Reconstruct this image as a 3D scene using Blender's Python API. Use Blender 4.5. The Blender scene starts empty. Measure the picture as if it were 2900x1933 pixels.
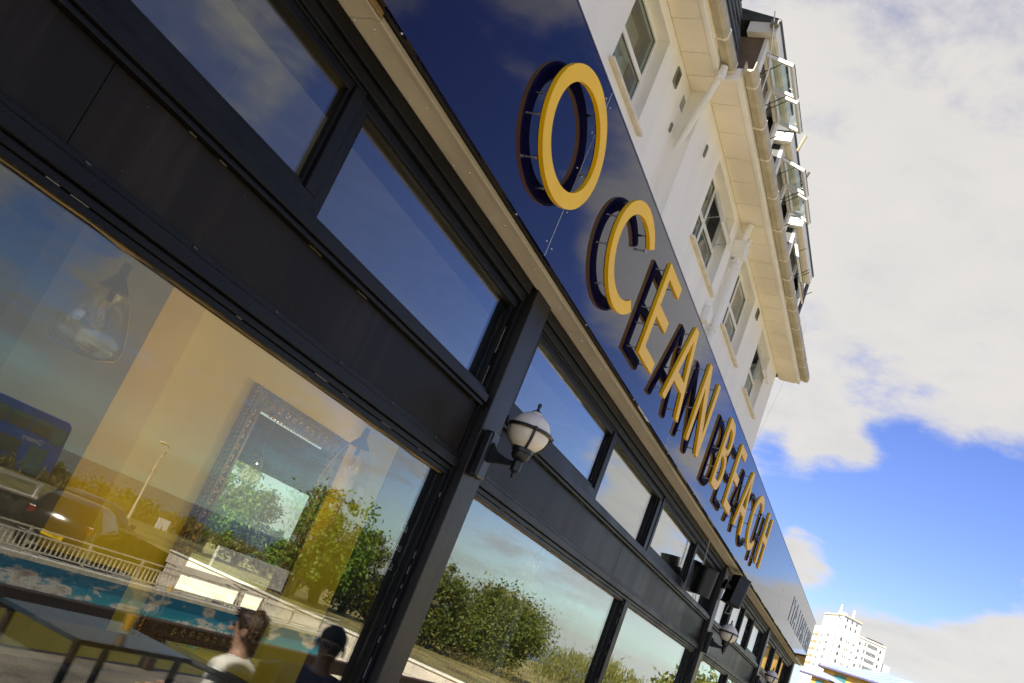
import bpy, bmesh, math, random
import numpy as np
from mathutils import Vector, Matrix
R = math.radians
random.seed(7)
rng = np.random.default_rng(11)
sc = bpy.context.scene
col = sc.collection

# ------------------------------------------------------------------ camera
cam_d = bpy.data.cameras.new('camera')
cam_d.sensor_width = 36.0
cam_d.lens = 32.397
cam_d.clip_start = 0.05
cam_d.clip_end = 20000
cam = bpy.data.objects.new('camera', cam_d)
col.objects.link(cam)
def _rodr(w):
    w = np.array(w); th = np.linalg.norm(w); k = w / th
    K = np.array([[0, -k[2], k[1]], [k[2], 0, -k[0]], [-k[1], k[0], 0]])
    return np.eye(3) + math.sin(th) * K + (1 - math.cos(th)) * K @ K
_W = _rodr((1.31340026, -0.47247049, 1.25376928))       # world -> camera (x right, y down, z forward)
_M = np.diag([1, -1, -1]) @ _W
cam.matrix_world = Matrix(_M.T.tolist()).to_4x4()       # camera stands at the origin, 1.65 m above the terrace
sc.camera = cam

# ------------------------------------------------------------------ sun, sky, exposure
SUN_DIR = Vector((-0.70, 0.135, 0.70)).normalized()
sun_d = bpy.data.lights.new('sun', 'SUN')
sun_d.energy = 5.0
sun_d.angle = R(0.53)
sun_d.color = (1.0, 0.93, 0.82)
sun = bpy.data.objects.new('sun', sun_d)
sun.rotation_euler = SUN_DIR.to_track_quat('Z', 'Y').to_euler()
col.objects.link(sun)
sc.view_settings.view_transform = 'Standard'
sc.view_settings.look = 'None'
sc.view_settings.gamma = 1.0
sc.view_settings.use_curve_mapping = False
sc.view_settings.exposure = 1.3
sc.cycles.max_bounces = 14
sc.cycles.transparent_max_bounces = 24
sc.cycles.glossy_bounces = 8
sc.cycles.caustics_reflective = False
sc.cycles.caustics_refractive = False

world = bpy.data.worlds.new('World')
sc.world = world
world.use_nodes = True
wn = world.node_tree
wn.nodes.clear()
class NT:
    def __init__(s, t): s.t = t
    def n(s, typ, **kw):
        x = s.t.nodes.new(typ)
        for k, v in kw.items():
            if k == 'inp':
                for a, b in v.items():
                    sock = x.inputs[a]
                    if isinstance(b, bpy.types.NodeSocket): s.t.links.new(b, sock)
                    else: sock.default_value = b
            else: setattr(x, k, v)
        return x
    def math(s, op, a, b=None, c=None, clamp=False):
        x = s.t.nodes.new('ShaderNodeMath'); x.operation = op; x.use_clamp = clamp
        for i, v in enumerate((a, b, c)):
            if v is None: continue
            if isinstance(v, bpy.types.NodeSocket): s.t.links.new(v, x.inputs[i])
            else: x.inputs[i].default_value = v
        return x.outputs[0]
    def vm(s, op, a, b=None):
        x = s.t.nodes.new('ShaderNodeVectorMath'); x.operation = op
        for i, v in enumerate((a, b)):
            if v is None: continue
            if isinstance(v, bpy.types.NodeSocket): s.t.links.new(v, x.inputs[i])
            else: x.inputs[i].default_value = v
        return x
    def mapr(s, v, a, b, c=0.0, d=1.0, smooth=True):
        x = s.t.nodes.new('ShaderNodeMapRange')
        if smooth: x.interpolation_type = 'SMOOTHSTEP'
        s.t.links.new(v, x.inputs[0])
        for i, q in enumerate((a, b, c, d)): x.inputs[1 + i].default_value = q
        return x.outputs[0]
    def mix(s, f, a, b):
        x = s.t.nodes.new('ShaderNodeMix'); x.data_type = 'RGBA'
        for sock, v in ((x.inputs[0], f), (x.inputs[6], a), (x.inputs[7], b)):
            if isinstance(v, bpy.types.NodeSocket): s.t.links.new(v, sock)
            else: sock.default_value = v
        return x.outputs[2]
W = NT(wn)
sky = W.n('ShaderNodeTexSky', sky_type='NISHITA', sun_disc=False, sun_elevation=math.asin(SUN_DIR.z),
          sun_rotation=math.atan2(SUN_DIR.x, SUN_DIR.y), altitude=10, air_density=1.0, dust_density=0.6, ozone_density=2.5)
hs = W.n('ShaderNodeHueSaturation', inp={'Hue': 0.527, 'Saturation': 1.22, 'Value': 1.16, 'Color': sky.outputs[0]})
SKY_STRENGTH = 0.066
skyc = hs.outputs[0]
tc = W.n('ShaderNodeTexCoord')
d = W.vm('NORMALIZE', tc.outputs['Generated']).outputs[0]
sep = W.n('ShaderNodeSeparateXYZ', inp={0: d})
dz = W.math('MAXIMUM', sep.outputs[2], 0.0)
den = W.math('ADD', dz, 0.16)
px = W.math('DIVIDE', sep.outputs[0], den)
py = W.math('DIVIDE', sep.outputs[1], den)
pv = W.n('ShaderNodeCombineXYZ', inp={0: px, 1: py, 2: 0.0})
n1 = W.n('ShaderNodeTexNoise', inp={'Vector': pv.outputs[0], 'Scale': 1.15, 'Detail': 10.0, 'Roughness': 0.56, 'Distortion': 0.25})
n2 = W.n('ShaderNodeTexNoise', inp={'Vector': W.vm('ADD', pv.outputs[0], (7.3, 2.1, 4.0)).outputs[0], 'Scale': 2.6, 'Detail': 8.0, 'Roughness': 0.6})
# streaks of stratus low over the sea
strv = W.n('ShaderNodeCombineXYZ', inp={0: W.math('MULTIPLY', sep.outputs[0], 1.6), 1: W.math('MULTIPLY', sep.outputs[1], 1.6), 2: W.math('MULTIPLY', sep.outputs[2], 26.0)})
n3 = W.n('ShaderNodeTexNoise', inp={'Vector': strv.outputs[0], 'Scale': 1.0, 'Detail': 6.0, 'Roughness': 0.52, 'Distortion': 0.3})
# broad cloud banks and clearings: direction, radius in degrees, weight
CAPS = [((0.80, 0.16, 0.55), 25, 0.14), ((0.80, -0.03, 0.56), 22, 0.09), ((0.965, 0.03, 0.235), 5.0, -0.34), ((0.95, -0.10, 0.245), 5.5, -0.3),
        ((0.985, 0.13, 0.20), 4.5, -0.30), ((0.74, 0.03, 0.68), 3.5, -0.08),
        ((0.983, 0.110, 0.178), 1.7, 0.40), ((0.955, 0.115, 0.275), 2.2, 0.25), ((0.992, 0.05, 0.115), 2.6, 0.22), ((0.985, -0.07, 0.115), 4.0, 0.30), ((0.98, 0.0, 0.20), 3.0, -0.2),
        ((0.975, -0.165, 0.19), 3.4, -0.34), ((0.985, -0.15, 0.125), 2.4, 0.2),
        ((0.72, -0.53, 0.44), 8.0, -0.22), ((0.66, -0.55, 0.52), 6.0, 0.12), ((0.86, -0.37, 0.34), 3.6, -0.14), ((0.865, -0.335, 0.372), 4.0, 0.22),
        ((0.76, -0.56, 0.33), 8.5, -0.34), ((0.90, -0.38, 0.225), 6.0, -0.26), ((0.95, -0.23, 0.24), 4.2, -0.16),
        ((0.955, -0.25, 0.14), 5.5, 0.26), ((0.93, -0.32, 0.165), 3.5, 0.22),
        ((0.60, -0.78, 0.135), 8.0, 0.10), ((0.72, -0.68, 0.15), 8.0, 0.14), ((0.60, -0.70, 0.38), 9.0, 0.08), ((0.57, -0.80, 0.20), 3.2, -0.22)]
acc = None
for c, rad, wgt in CAPS:
    v = Vector(c).normalized()
    dt = W.vm('DOT_PRODUCT', d, tuple(v)).outputs['Value']
    m = W.mapr(dt, math.cos(R(rad * 1.45)), math.cos(R(rad * 0.35)), 0.0, wgt)
    acc = m if acc is None else W.math('ADD', acc, m)
n6 = W.n('ShaderNodeTexNoise', inp={'Vector': W.vm('ADD', pv.outputs[0], (3.7, 5.5, 1.0)).outputs[0], 'Scale': 8.0, 'Detail': 8.0, 'Roughness': 0.6, 'Distortion': 0.3})
acc = W.math('ADD', acc, W.math('MULTIPLY', W.math('SUBTRACT', n6.outputs[0], 0.5), 0.35))
nsum = W.math('ADD', W.math('ADD', n1.outputs[0], W.math('MULTIPLY', W.math('SUBTRACT', n2.outputs[0], 0.5), 0.75)), acc)
cover = W.mapr(nsum, 0.42, 0.70)
low = W.mapr(dz, 0.02, 0.15, 1.0, 0.0)
streak = W.math('MULTIPLY', W.mapr(n3.outputs[0], 0.42, 0.62, 0.0, 0.75), low)
hi = W.math('SUBTRACT', 1.0, W.math('MULTIPLY', low, 0.75))
cover = W.math('MAXIMUM', W.math('MULTIPLY', cover, W.mapr(dz, 0.0, 0.12, 0.15, 1.0)), streak)
cover = W.math('MULTIPLY', cover, 0.96)
thick = W.mapr(nsum, 0.55, 1.05)
n5 = W.n('ShaderNodeTexNoise', inp={'Vector': W.vm('ADD', pv.outputs[0], (1.3, 9.1, 2.0)).outputs[0], 'Scale': 5.5, 'Detail': 9.0, 'Roughness': 0.62, 'Distortion': 0.4})
shade = W.math('ADD', W.math('ADD', W.math('MULTIPLY', n2.outputs[0], 0.28), W.math('MULTIPLY', n5.outputs[0], 0.22)), W.math('MULTIPLY', thick, 0.03))
shade = W.mapr(shade, 0.20, 0.40, 0.0, 1.0)
cloudc = W.mix(shade, (5.05, 4.85, 4.55, 1), (4.25, 4.2, 4.12, 1))
hz = W.mapr(dz, 0.0, 0.10, 0.55, 0.0)
skyc = W.mix(hz, skyc, (3.5, 6.1, 6.3, 1))
fin = W.mix(cover, skyc, cloudc)
bg = W.n('ShaderNodeBackground', inp={'Color': fin, 'Strength': SKY_STRENGTH})
wo = W.n('ShaderNodeOutputWorld', inp={'Surface': bg.outputs[0]})

# ------------------------------------------------------------------ materials
MATS = {}
def mat(name, c, rough=0.5, var=0.08, scale=4.0, bump=0.0, bscale=60.0, metal=0.0, ior=1.5, spec=None, stain=None, stretch=None):
    m = bpy.data.materials.new(name); m.use_nodes = True
    t = NT(m.node_tree); p = m.node_tree.nodes['Principled BSDF']
    p.inputs['Roughness'].default_value = rough; p.inputs['Metallic'].default_value = metal; p.inputs['IOR'].default_value = ior
    tcx = t.n('ShaderNodeTexCoord'); vec = tcx.outputs['Object']
    if stretch:
        vec = t.n('ShaderNodeMapping', inp={'Vector': vec, 'Scale': stretch}).outputs[0]
    nz = t.n('ShaderNodeTexNoise', inp={'Vector': vec, 'Scale': scale, 'Detail': 6.0, 'Roughness': 0.6})
    a = tuple(max(0, x * (1 - var * 2)) for x in c) + (1,)
    b = tuple(min(1, x * (1 + var * 2)) for x in c) + (1,)
    cc = t.mix(t.mapr(nz.outputs[0], 0.3, 0.7), a, b)
    if stain:
        sc_, col_, lo, hi_, amt = stain
        n4 = t.n('ShaderNodeTexNoise', inp={'Vector': vec, 'Scale': sc_, 'Detail': 9.0, 'Roughness': 0.7})
        cc = t.mix(t.mapr(n4.outputs[0], lo, hi_, 0.0, amt), cc, tuple(col_) + (1,))
    m.node_tree.links.new(cc, p.inputs['Base Color'])
    rr = t.mapr(nz.outputs[0], 0.25, 0.75, max(0, rough - 0.07), min(1, rough + 0.07))
    m.node_tree.links.new(rr, p.inputs['Roughness'])
    if bump:
        bz = t.n('ShaderNodeTexNoise', inp={'Vector': vec, 'Scale': bscale, 'Detail': 5.0})
        bp = t.n('ShaderNodeBump', inp={'Strength': bump, 'Distance': 0.01, 'Height': bz.outputs[0]})
        m.node_tree.links.new(bp.outputs[0], p.inputs['Normal'])
    MATS[name] = m
    return m
def glass_mat(name, tint, f0, wav=0.0, power=5.0):
    m = bpy.data.materials.new(name); m.use_nodes = True
    t = NT(m.node_tree); m.node_tree.nodes.clear()
    g = t.n('ShaderNodeNewGeometry')
    dp = t.math('ABSOLUTE', t.vm('DOT_PRODUCT', g.outputs['Incoming'], g.outputs['Normal']).outputs['Value'])
    om = t.math('POWER', t.math('SUBTRACT', 1.0, dp, clamp=True), power)
    fr = t.math('ADD', f0, t.math('MULTIPLY', om, 1.0 - f0), clamp=True)
    gl = t.n('ShaderNodeBsdfGlossy', inp={'Roughness': 0.0, 'Color': (1, 1, 1, 1)})
    if wav:
        tcx = t.n('ShaderNodeTexCoord')
        nz = t.n('ShaderNodeTexNoise', inp={'Vector': tcx.outputs['Object'], 'Scale': 0.9, 'Detail': 1.0})
        bp = t.n('ShaderNodeBump', inp={'Strength': wav, 'Distance': 0.01, 'Height': nz.outputs[0]})
        m.node_tree.links.new(bp.outputs[0], gl.inputs['Normal'])
    tr = t.n('ShaderNodeBsdfTransparent', inp={'Color': tuple(tint) + (1,)})
    mx = t.n('ShaderNodeMixShader', inp={0: fr, 1: tr.outputs[0], 2: gl.outputs[0]})
    t.n('ShaderNodeOutputMaterial', inp={'Surface': mx.outputs[0]})
    MATS[name] = m
    return m
FRAME = mat('charcoal gloss paint', (0.007, 0.007, 0.0075), 0.36, 0.15, 3, 0.25, 90, stain=(7, (0.03, 0.027, 0.023), 0.60, 0.75, 0.6), ior=1.25)
PILLAR = mat('charcoal pillar paint', (0.016, 0.0145, 0.0135), 0.34, 0.12, 3, 0.3, 70, stretch=(3, 3, 0.6), ior=1.4)
SPAN = mat('matt dark panel', (0.017, 0.0135, 0.010), 0.36, 0.12, 1.2, 0.05, 40, stain=(1.6, (0.040, 0.034, 0.027), 0.45, 0.72, 0.8), ior=1.18, stretch=(1.6, 1.6, 0.12))  # pale upright bands in the colour stand for reflections as well as dirt
BEIGE = mat('cream soffit paint', (0.58, 0.51, 0.40), 0.55, 0.06, 2, 0.2, 50, stain=(9, (0.2, 0.14, 0.08), 0.62, 0.8, 0.6), stretch=(0.5, 2, 2))
TIMBER = mat('bare weathered timber', (0.30, 0.20, 0.09), 0.7, 0.25, 8, 0.4, 40, stretch=(0.4, 6, 6))
BLACK = mat('black void paint', (0.006, 0.006, 0.006), 0.6)
FASCIA = mat('navy acrylic sheet', (0.005, 0.004, 0.024), 0.0, 0.05, 1.0, ior=1.62)
FASCIA.node_tree.nodes['Principled BSDF'].inputs['Roughness'].default_value = 0.02
for l in list(FASCIA.node_tree.links):
    if l.to_socket.name == 'Roughness': FASCIA.node_tree.links.remove(l)
YELLOW = mat('yellow sign enamel', (0.92, 0.54, 0.022), 0.42, 0.04, 1.5, ior=1.35, stain=(5, (0.72, 0.42, 0.04), 0.56, 0.75, 0.45), stretch=(1.5, 0.6, 1))
GOLD = mat('gold sign edge', (0.85, 0.47, 0.004), 0.35, 0.05, 1.5, ior=1.3)
NAVY = mat('navy letter back', (0.022, 0.018, 0.075), 0.25, 0.05, 2)
STEEL = mat('brushed steel', (0.55, 0.56, 0.58), 0.3, 0.05, 20, metal=1.0)
PALESTEEL = mat('pale satin sign metal', (0.62, 0.66, 0.64), 0.4, 0.03, 5)
GREYEDGE = mat('blue grey letter edge', (0.22, 0.25, 0.27), 0.4)
WHITEWALL = mat('white render', (0.90, 0.86, 0.76), 0.7, 0.025, 1.2, 0.12, 60, stain=(1.3, (0.74, 0.66, 0.52), 0.55, 0.85, 0.55), stretch=(2.2, 2.2, 0.25))
SOFFIT = mat('cream soffit board', (0.88, 0.79, 0.62), 0.6, 0.02, 2)
UPVC = mat('white window plastic', (0.84, 0.82, 0.74), 0.35, 0.02, 6)
GASKET = mat('black gasket', (0.012, 0.014, 0.013), 0.5)
CREAMSILL = mat('cream stone sill', (0.78, 0.69, 0.53), 0.6, 0.05, 5)
GUTTER = mat('algae stained gutter', (0.50, 0.43, 0.28), 0.5, 0.06, 3, 0.15, 60, stain=(5, (0.30, 0.25, 0.13), 0.4, 0.7, 0.6))
SLATE = mat('dark slate', (0.055, 0.062, 0.062), 0.6, 0.2, 6, 0.3, 40)
LEAD = mat('grey lead flashing', (0.09, 0.09, 0.085), 0.55, 0.12, 3)
FIXM = mat('dark fixing', (0.03, 0.028, 0.025), 0.5)
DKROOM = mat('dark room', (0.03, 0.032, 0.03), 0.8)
BLIND = mat('pale blind fabric', (0.30, 0.32, 0.26), 0.8)
VENT = mat('dull vent metal', (0.20, 0.20, 0.15), 0.5)
BROWNCHEEK = mat('brown felt cheek', (0.16, 0.11, 0.07), 0.8, 0.15, 3)
CASTIRON = mat('black cast iron paint', (0.012, 0.013, 0.015), 0.35, 0.1, 12)
OPAL = mat('cream opal globe', (0.80, 0.72, 0.58), 0.22, 0.02, 3)
OPAL.node_tree.nodes['Principled BSDF'].inputs['Subsurface Weight'].default_value = 0.25
OPAL.node_tree.nodes['Principled BSDF'].inputs['Subsurface Radius'].default_value = (0.1, 0.08, 0.06)
SPKR = mat('black speaker plastic', (0.006, 0.006, 0.006), 0.45)
CAULK = mat('dirty sealant', (0.17, 0.15, 0.12), 0.7)
CABLE = mat('grey cable', (0.35, 0.33, 0.28), 0.5)
GLASS = glass_mat('facade glass', (0.93, 0.96, 0.93), 0.068, 0.03, 3.2)
GLASS2 = glass_mat('hotel glass', (0.90, 0.95, 0.92), 0.05, 0.1)
AMBER = glass_mat('amber lamp glass', (0.97, 0.90, 0.72), 0.10)
CLEAR = glass_mat('clear drinking glass', (0.97, 0.98, 0.97), 0.06)
CARGLASS = glass_mat('tinted car glass', (0.25, 0.28, 0.27), 0.06)
MUSTARD = mat('mustard wall paint', (0.94, 0.60, 0.012), 0.7, 0.03, 1)
MIDWALL = mat('shaded pier return', (0.17, 0.15, 0.09), 0.7, 0.05, 1)  # darker than the pier: the shade on its return is in the colour
DARKWALL = mat('dark interior wall', (0.035, 0.045, 0.045), 0.7)
CEIL = mat('interior ceiling paint', (0.22, 0.24, 0.25), 0.7)
FLOORIN = mat('oak floor', (0.42, 0.30, 0.17), 0.4, 0.2, 3, stretch=(0.3, 5, 1))
GILT = mat('tarnished gilt carving', (0.10, 0.05, 0.012), 0.38, 0.4, 25, 0.15, 40, metal=0.3)
GILT2 = mat('gilt with painted highlights', (0.34, 0.19, 0.05), 0.35, 0.3, 30, 0.1, 40, metal=0.4)  # brighter gilt puts warm highlights into the colour of the carving
MIRROR = mat('mirror silvering', (0.92, 0.95, 0.93), 0.0, 0.0, 1, metal=1.0)
for l in list(MIRROR.node_tree.links):
    if l.to_socket.name == 'Roughness': MIRROR.node_tree.links.remove(l)
MIRROR.node_tree.nodes['Principled BSDF'].inputs['Roughness'].default_value = 0.0
DECKING = mat('terrace tile', (0.22, 0.19, 0.14), 0.6, 0.2, 2)
PAVING = mat('buff paving', (0.52, 0.46, 0.36), 0.8, 0.1, 0.8, 0.2, 30)
ASPHALT = mat('worn pale asphalt', (0.27, 0.23, 0.16), 0.85, 0.12, 1.0, 0.3, 80)
GRASSM = mat('dry verge grass', (0.19, 0.15, 0.045), 0.9, 0.3, 0.6, 0.4, 20, stain=(1.5, (0.10, 0.12, 0.025), 0.5, 0.65, 0.9))
SEAM = mat('sea water', (0.010, 0.030, 0.045), 0.28, 0.1, 0.01, 0.4, 0.15)
WHITEMETAL = mat('cream painted metal', (0.80, 0.75, 0.60), 0.4, 0.05, 5)
PALEBLOCK = mat('pale stone block', (0.66, 0.58, 0.46), 0.8, 0.06, 1.6, 0.2, 30)
RUBBLE = mat('dark rubble stone', (0.15, 0.12, 0.08), 0.85, 0.35, 3, 0.5, 20)
WHITEPANEL = mat('white boarding', (0.85, 0.84, 0.80), 0.6)
BROWNBEAM = mat('dark stained timber', (0.055, 0.030, 0.014), 0.5, 0.2, 4, stretch=(0.3, 4, 4))
SANDWOOD = mat('sun bleached timber', (0.22, 0.13, 0.05), 0.6, 0.25, 4, stretch=(0.4, 6, 6))
RATTAN = mat('dark rattan weave', (0.03, 0.028, 0.026), 0.5, 0.4, 60, 0.6, 120)
TABLETOP = mat('blue grey table glass', (0.03, 0.06, 0.085), 0.15, 0.15, 5)
BUSBLUE = mat('blue bus paint', (0.006, 0.10, 0.48), 0.25, 0.05, 1)
CARBLACK = mat('black car paint', (0.008, 0.007, 0.006), 0.12, 0.05, 1)
TYRE = mat('black tyre rubber', (0.015, 0.015, 0.015), 0.8)
PLATEY = mat('yellow number plate', (0.85, 0.55, 0.02), 0.4)
REDLIGHT = mat('red lamp lens', (0.16, 0.01, 0.01), 0.2)
WHITEP = mat('white lettering paint', (0.8, 0.8, 0.78), 0.5)
CONEY = mat('yellow cone plastic', (0.85, 0.48, 0.02), 0.5)
DISCB = mat('blue sign face', (0.03, 0.08, 0.40), 0.4)
DISCR = mat('red sign face', (0.60, 0.03, 0.03), 0.4)
SKIN = mat('skin', (0.42, 0.24, 0.16), 0.5, 0.06, 8)
HAIRB = mat('brown hair', (0.045, 0.024, 0.012), 0.55, 0.3, 40, 0.6, 90)
HAIRD = mat('dark cropped hair', (0.018, 0.014, 0.012), 0.6, 0.3, 50, 0.6, 120)
SHIRTW = mat('white cotton shirt', (0.84, 0.81, 0.74), 0.8, 0.06, 6, 0.3, 20)
SHIRTN = mat('navy patterned shirt', (0.02, 0.03, 0.10), 0.8, 0.3, 12, 0.2, 20, stain=(14, (0.5, 0.5, 0.55), 0.60, 0.64, 0.9))
DENIM = mat('dark trousers', (0.03, 0.035, 0.05), 0.8)
BEER = mat('amber beer', (0.55, 0.24, 0.02), 0.2)
TOWERW = mat('white tower render', (0.86, 0.85, 0.82), 0.7, 0.02, 0.05)
TWIN = mat('tower window glass', (0.10, 0.11, 0.10), 0.15)
TBALC = mat('tan balcony recess', (0.50, 0.34, 0.16), 0.7)
TROOF = mat('grey roof plant', (0.10, 0.09, 0.13), 0.7)
YELBRICK = mat('yellow ochre brick', (0.62, 0.38, 0.09), 0.75, 0.06, 1)
BLUEROOF = mat('blue grey metal roof', (0.30, 0.38, 0.52), 0.4, 0.05, 0.3)
TEALWIN = mat('teal window glass', (0.06, 0.20, 0.20), 0.12)
VIOLTRIM = mat('violet grey gutter trim', (0.12, 0.11, 0.20), 0.5)
TRUNK = mat('tree bark', (0.10, 0.065, 0.035), 0.85, 0.25, 6, 0.6, 30)
CORKW = mat('dry twig', (0.22, 0.14, 0.07), 0.8)
def leaf_mat(name, c1, c2, c3):
    m = bpy.data.materials.new(name); m.use_nodes = True
    t = NT(m.node_tree); p = m.node_tree.nodes['Principled BSDF']
    g = t.n('ShaderNodeNewGeometry')
    tcx = t.n('ShaderNodeTexCoord')
    nz = t.n('ShaderNodeTexNoise', inp={'Vector': tcx.outputs['Object'], 'Scale': 1.3, 'Detail': 3.0})
    a = t.mix(g.outputs['Random Per Island'], tuple(c1) + (1,), tuple(c2) + (1,))
    b = t.mix(t.mapr(nz.outputs[0], 0.5, 0.7, 0, 0.8), a, tuple(c3) + (1,))
    m.node_tree.links.new(b, p.inputs['Base Color'])
    p.inputs['Roughness'].default_value = 0.6
    p.inputs['Transmission Weight'].default_value = 0.0
    tr = t.n('ShaderNodeBsdfTranslucent', inp={'Color': b})
    mx = t.n('ShaderNodeMixShader', inp={0: 0.3, 1: p.outputs[0], 2: tr.outputs[0]})
    m.node_tree.links.new(mx.outputs[0], m.node_tree.nodes['Material Output'].inputs['Surface'])
    MATS[name] = m
    return m
LEAFA = leaf_mat('olive green leaves', (0.035, 0.065, 0.006), (0.15, 0.17, 0.012), (0.22, 0.17, 0.014))
LEAFB = leaf_mat('bright green leaves', (0.08, 0.17, 0.012), (0.20, 0.30, 0.02), (0.14, 0.24, 0.02))
LEAFC = leaf_mat('feathery yellow green leaves', (0.10, 0.12, 0.015), (0.20, 0.19, 0.02), (0.22, 0.17, 0.02))
DRYGRASS = leaf_mat('straw grass', (0.26, 0.19, 0.05), (0.17, 0.14, 0.03), (0.10, 0.12, 0.02))

# mural: a painted seascape on the retaining wall
def mural_mat():
    m = bpy.data.materials.new('painted seascape mural'); m.use_nodes = True
    t = NT(m.node_tree); p = m.node_tree.nodes['Principled BSDF']; p.inputs['Roughness'].default_value = 0.7
    tcx = t.n('ShaderNodeTexCoord'); s = t.n('ShaderNodeSeparateXYZ', inp={0: tcx.outputs['Object']})
    sky1 = t.mix(t.mapr(s.outputs[2], -2.5, -1.75), (0.06, 0.52, 0.48, 1), (0.01, 0.27, 0.55, 1))
    cv = t.n('ShaderNodeMapping', inp={'Vector': tcx.outputs['Object'], 'Scale': (0.9, 1.0, 2.6)})
    cn = t.n('ShaderNodeTexNoise', inp={'Vector': cv.outputs[0], 'Scale': 1.5, 'Detail': 8.0, 'Roughness': 0.6})
    cl = t.mix(t.mapr(cn.outputs[0], 0.52, 0.60), sky1, (0.80, 0.78, 0.72, 1))
    cl = t.mix(t.mapr(cn.outputs[0], 0.60, 0.72, 0, 0.8), cl, (0.36, 0.26, 0.20, 1))
    gv = t.n('ShaderNodeMapping', inp={'Vector': tcx.outputs['Object'], 'Scale': (9.0, 1.0, 1.2), 'Rotation': (0, 0.5, 0)})
    gn = t.n('ShaderNodeTexNoise', inp={'Vector': gv.outputs[0], 'Scale': 2.0, 'Detail': 4.0})
    gh = t.math('ADD', s.outputs[2], t.math('MULTIPLY', gn.outputs[0], -0.7))
    gr = t.mix(gn.outputs[0], (0.10, 0.15, 0.02, 1), (0.40, 0.32, 0.08, 1))
    out = t.mix(t.mapr(gh, -2.85, -2.72, 1, 0), cl, gr)
    m.node_tree.links.new(out, p.inputs['Base Color'])
    return m
MURAL = mural_mat()

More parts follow.
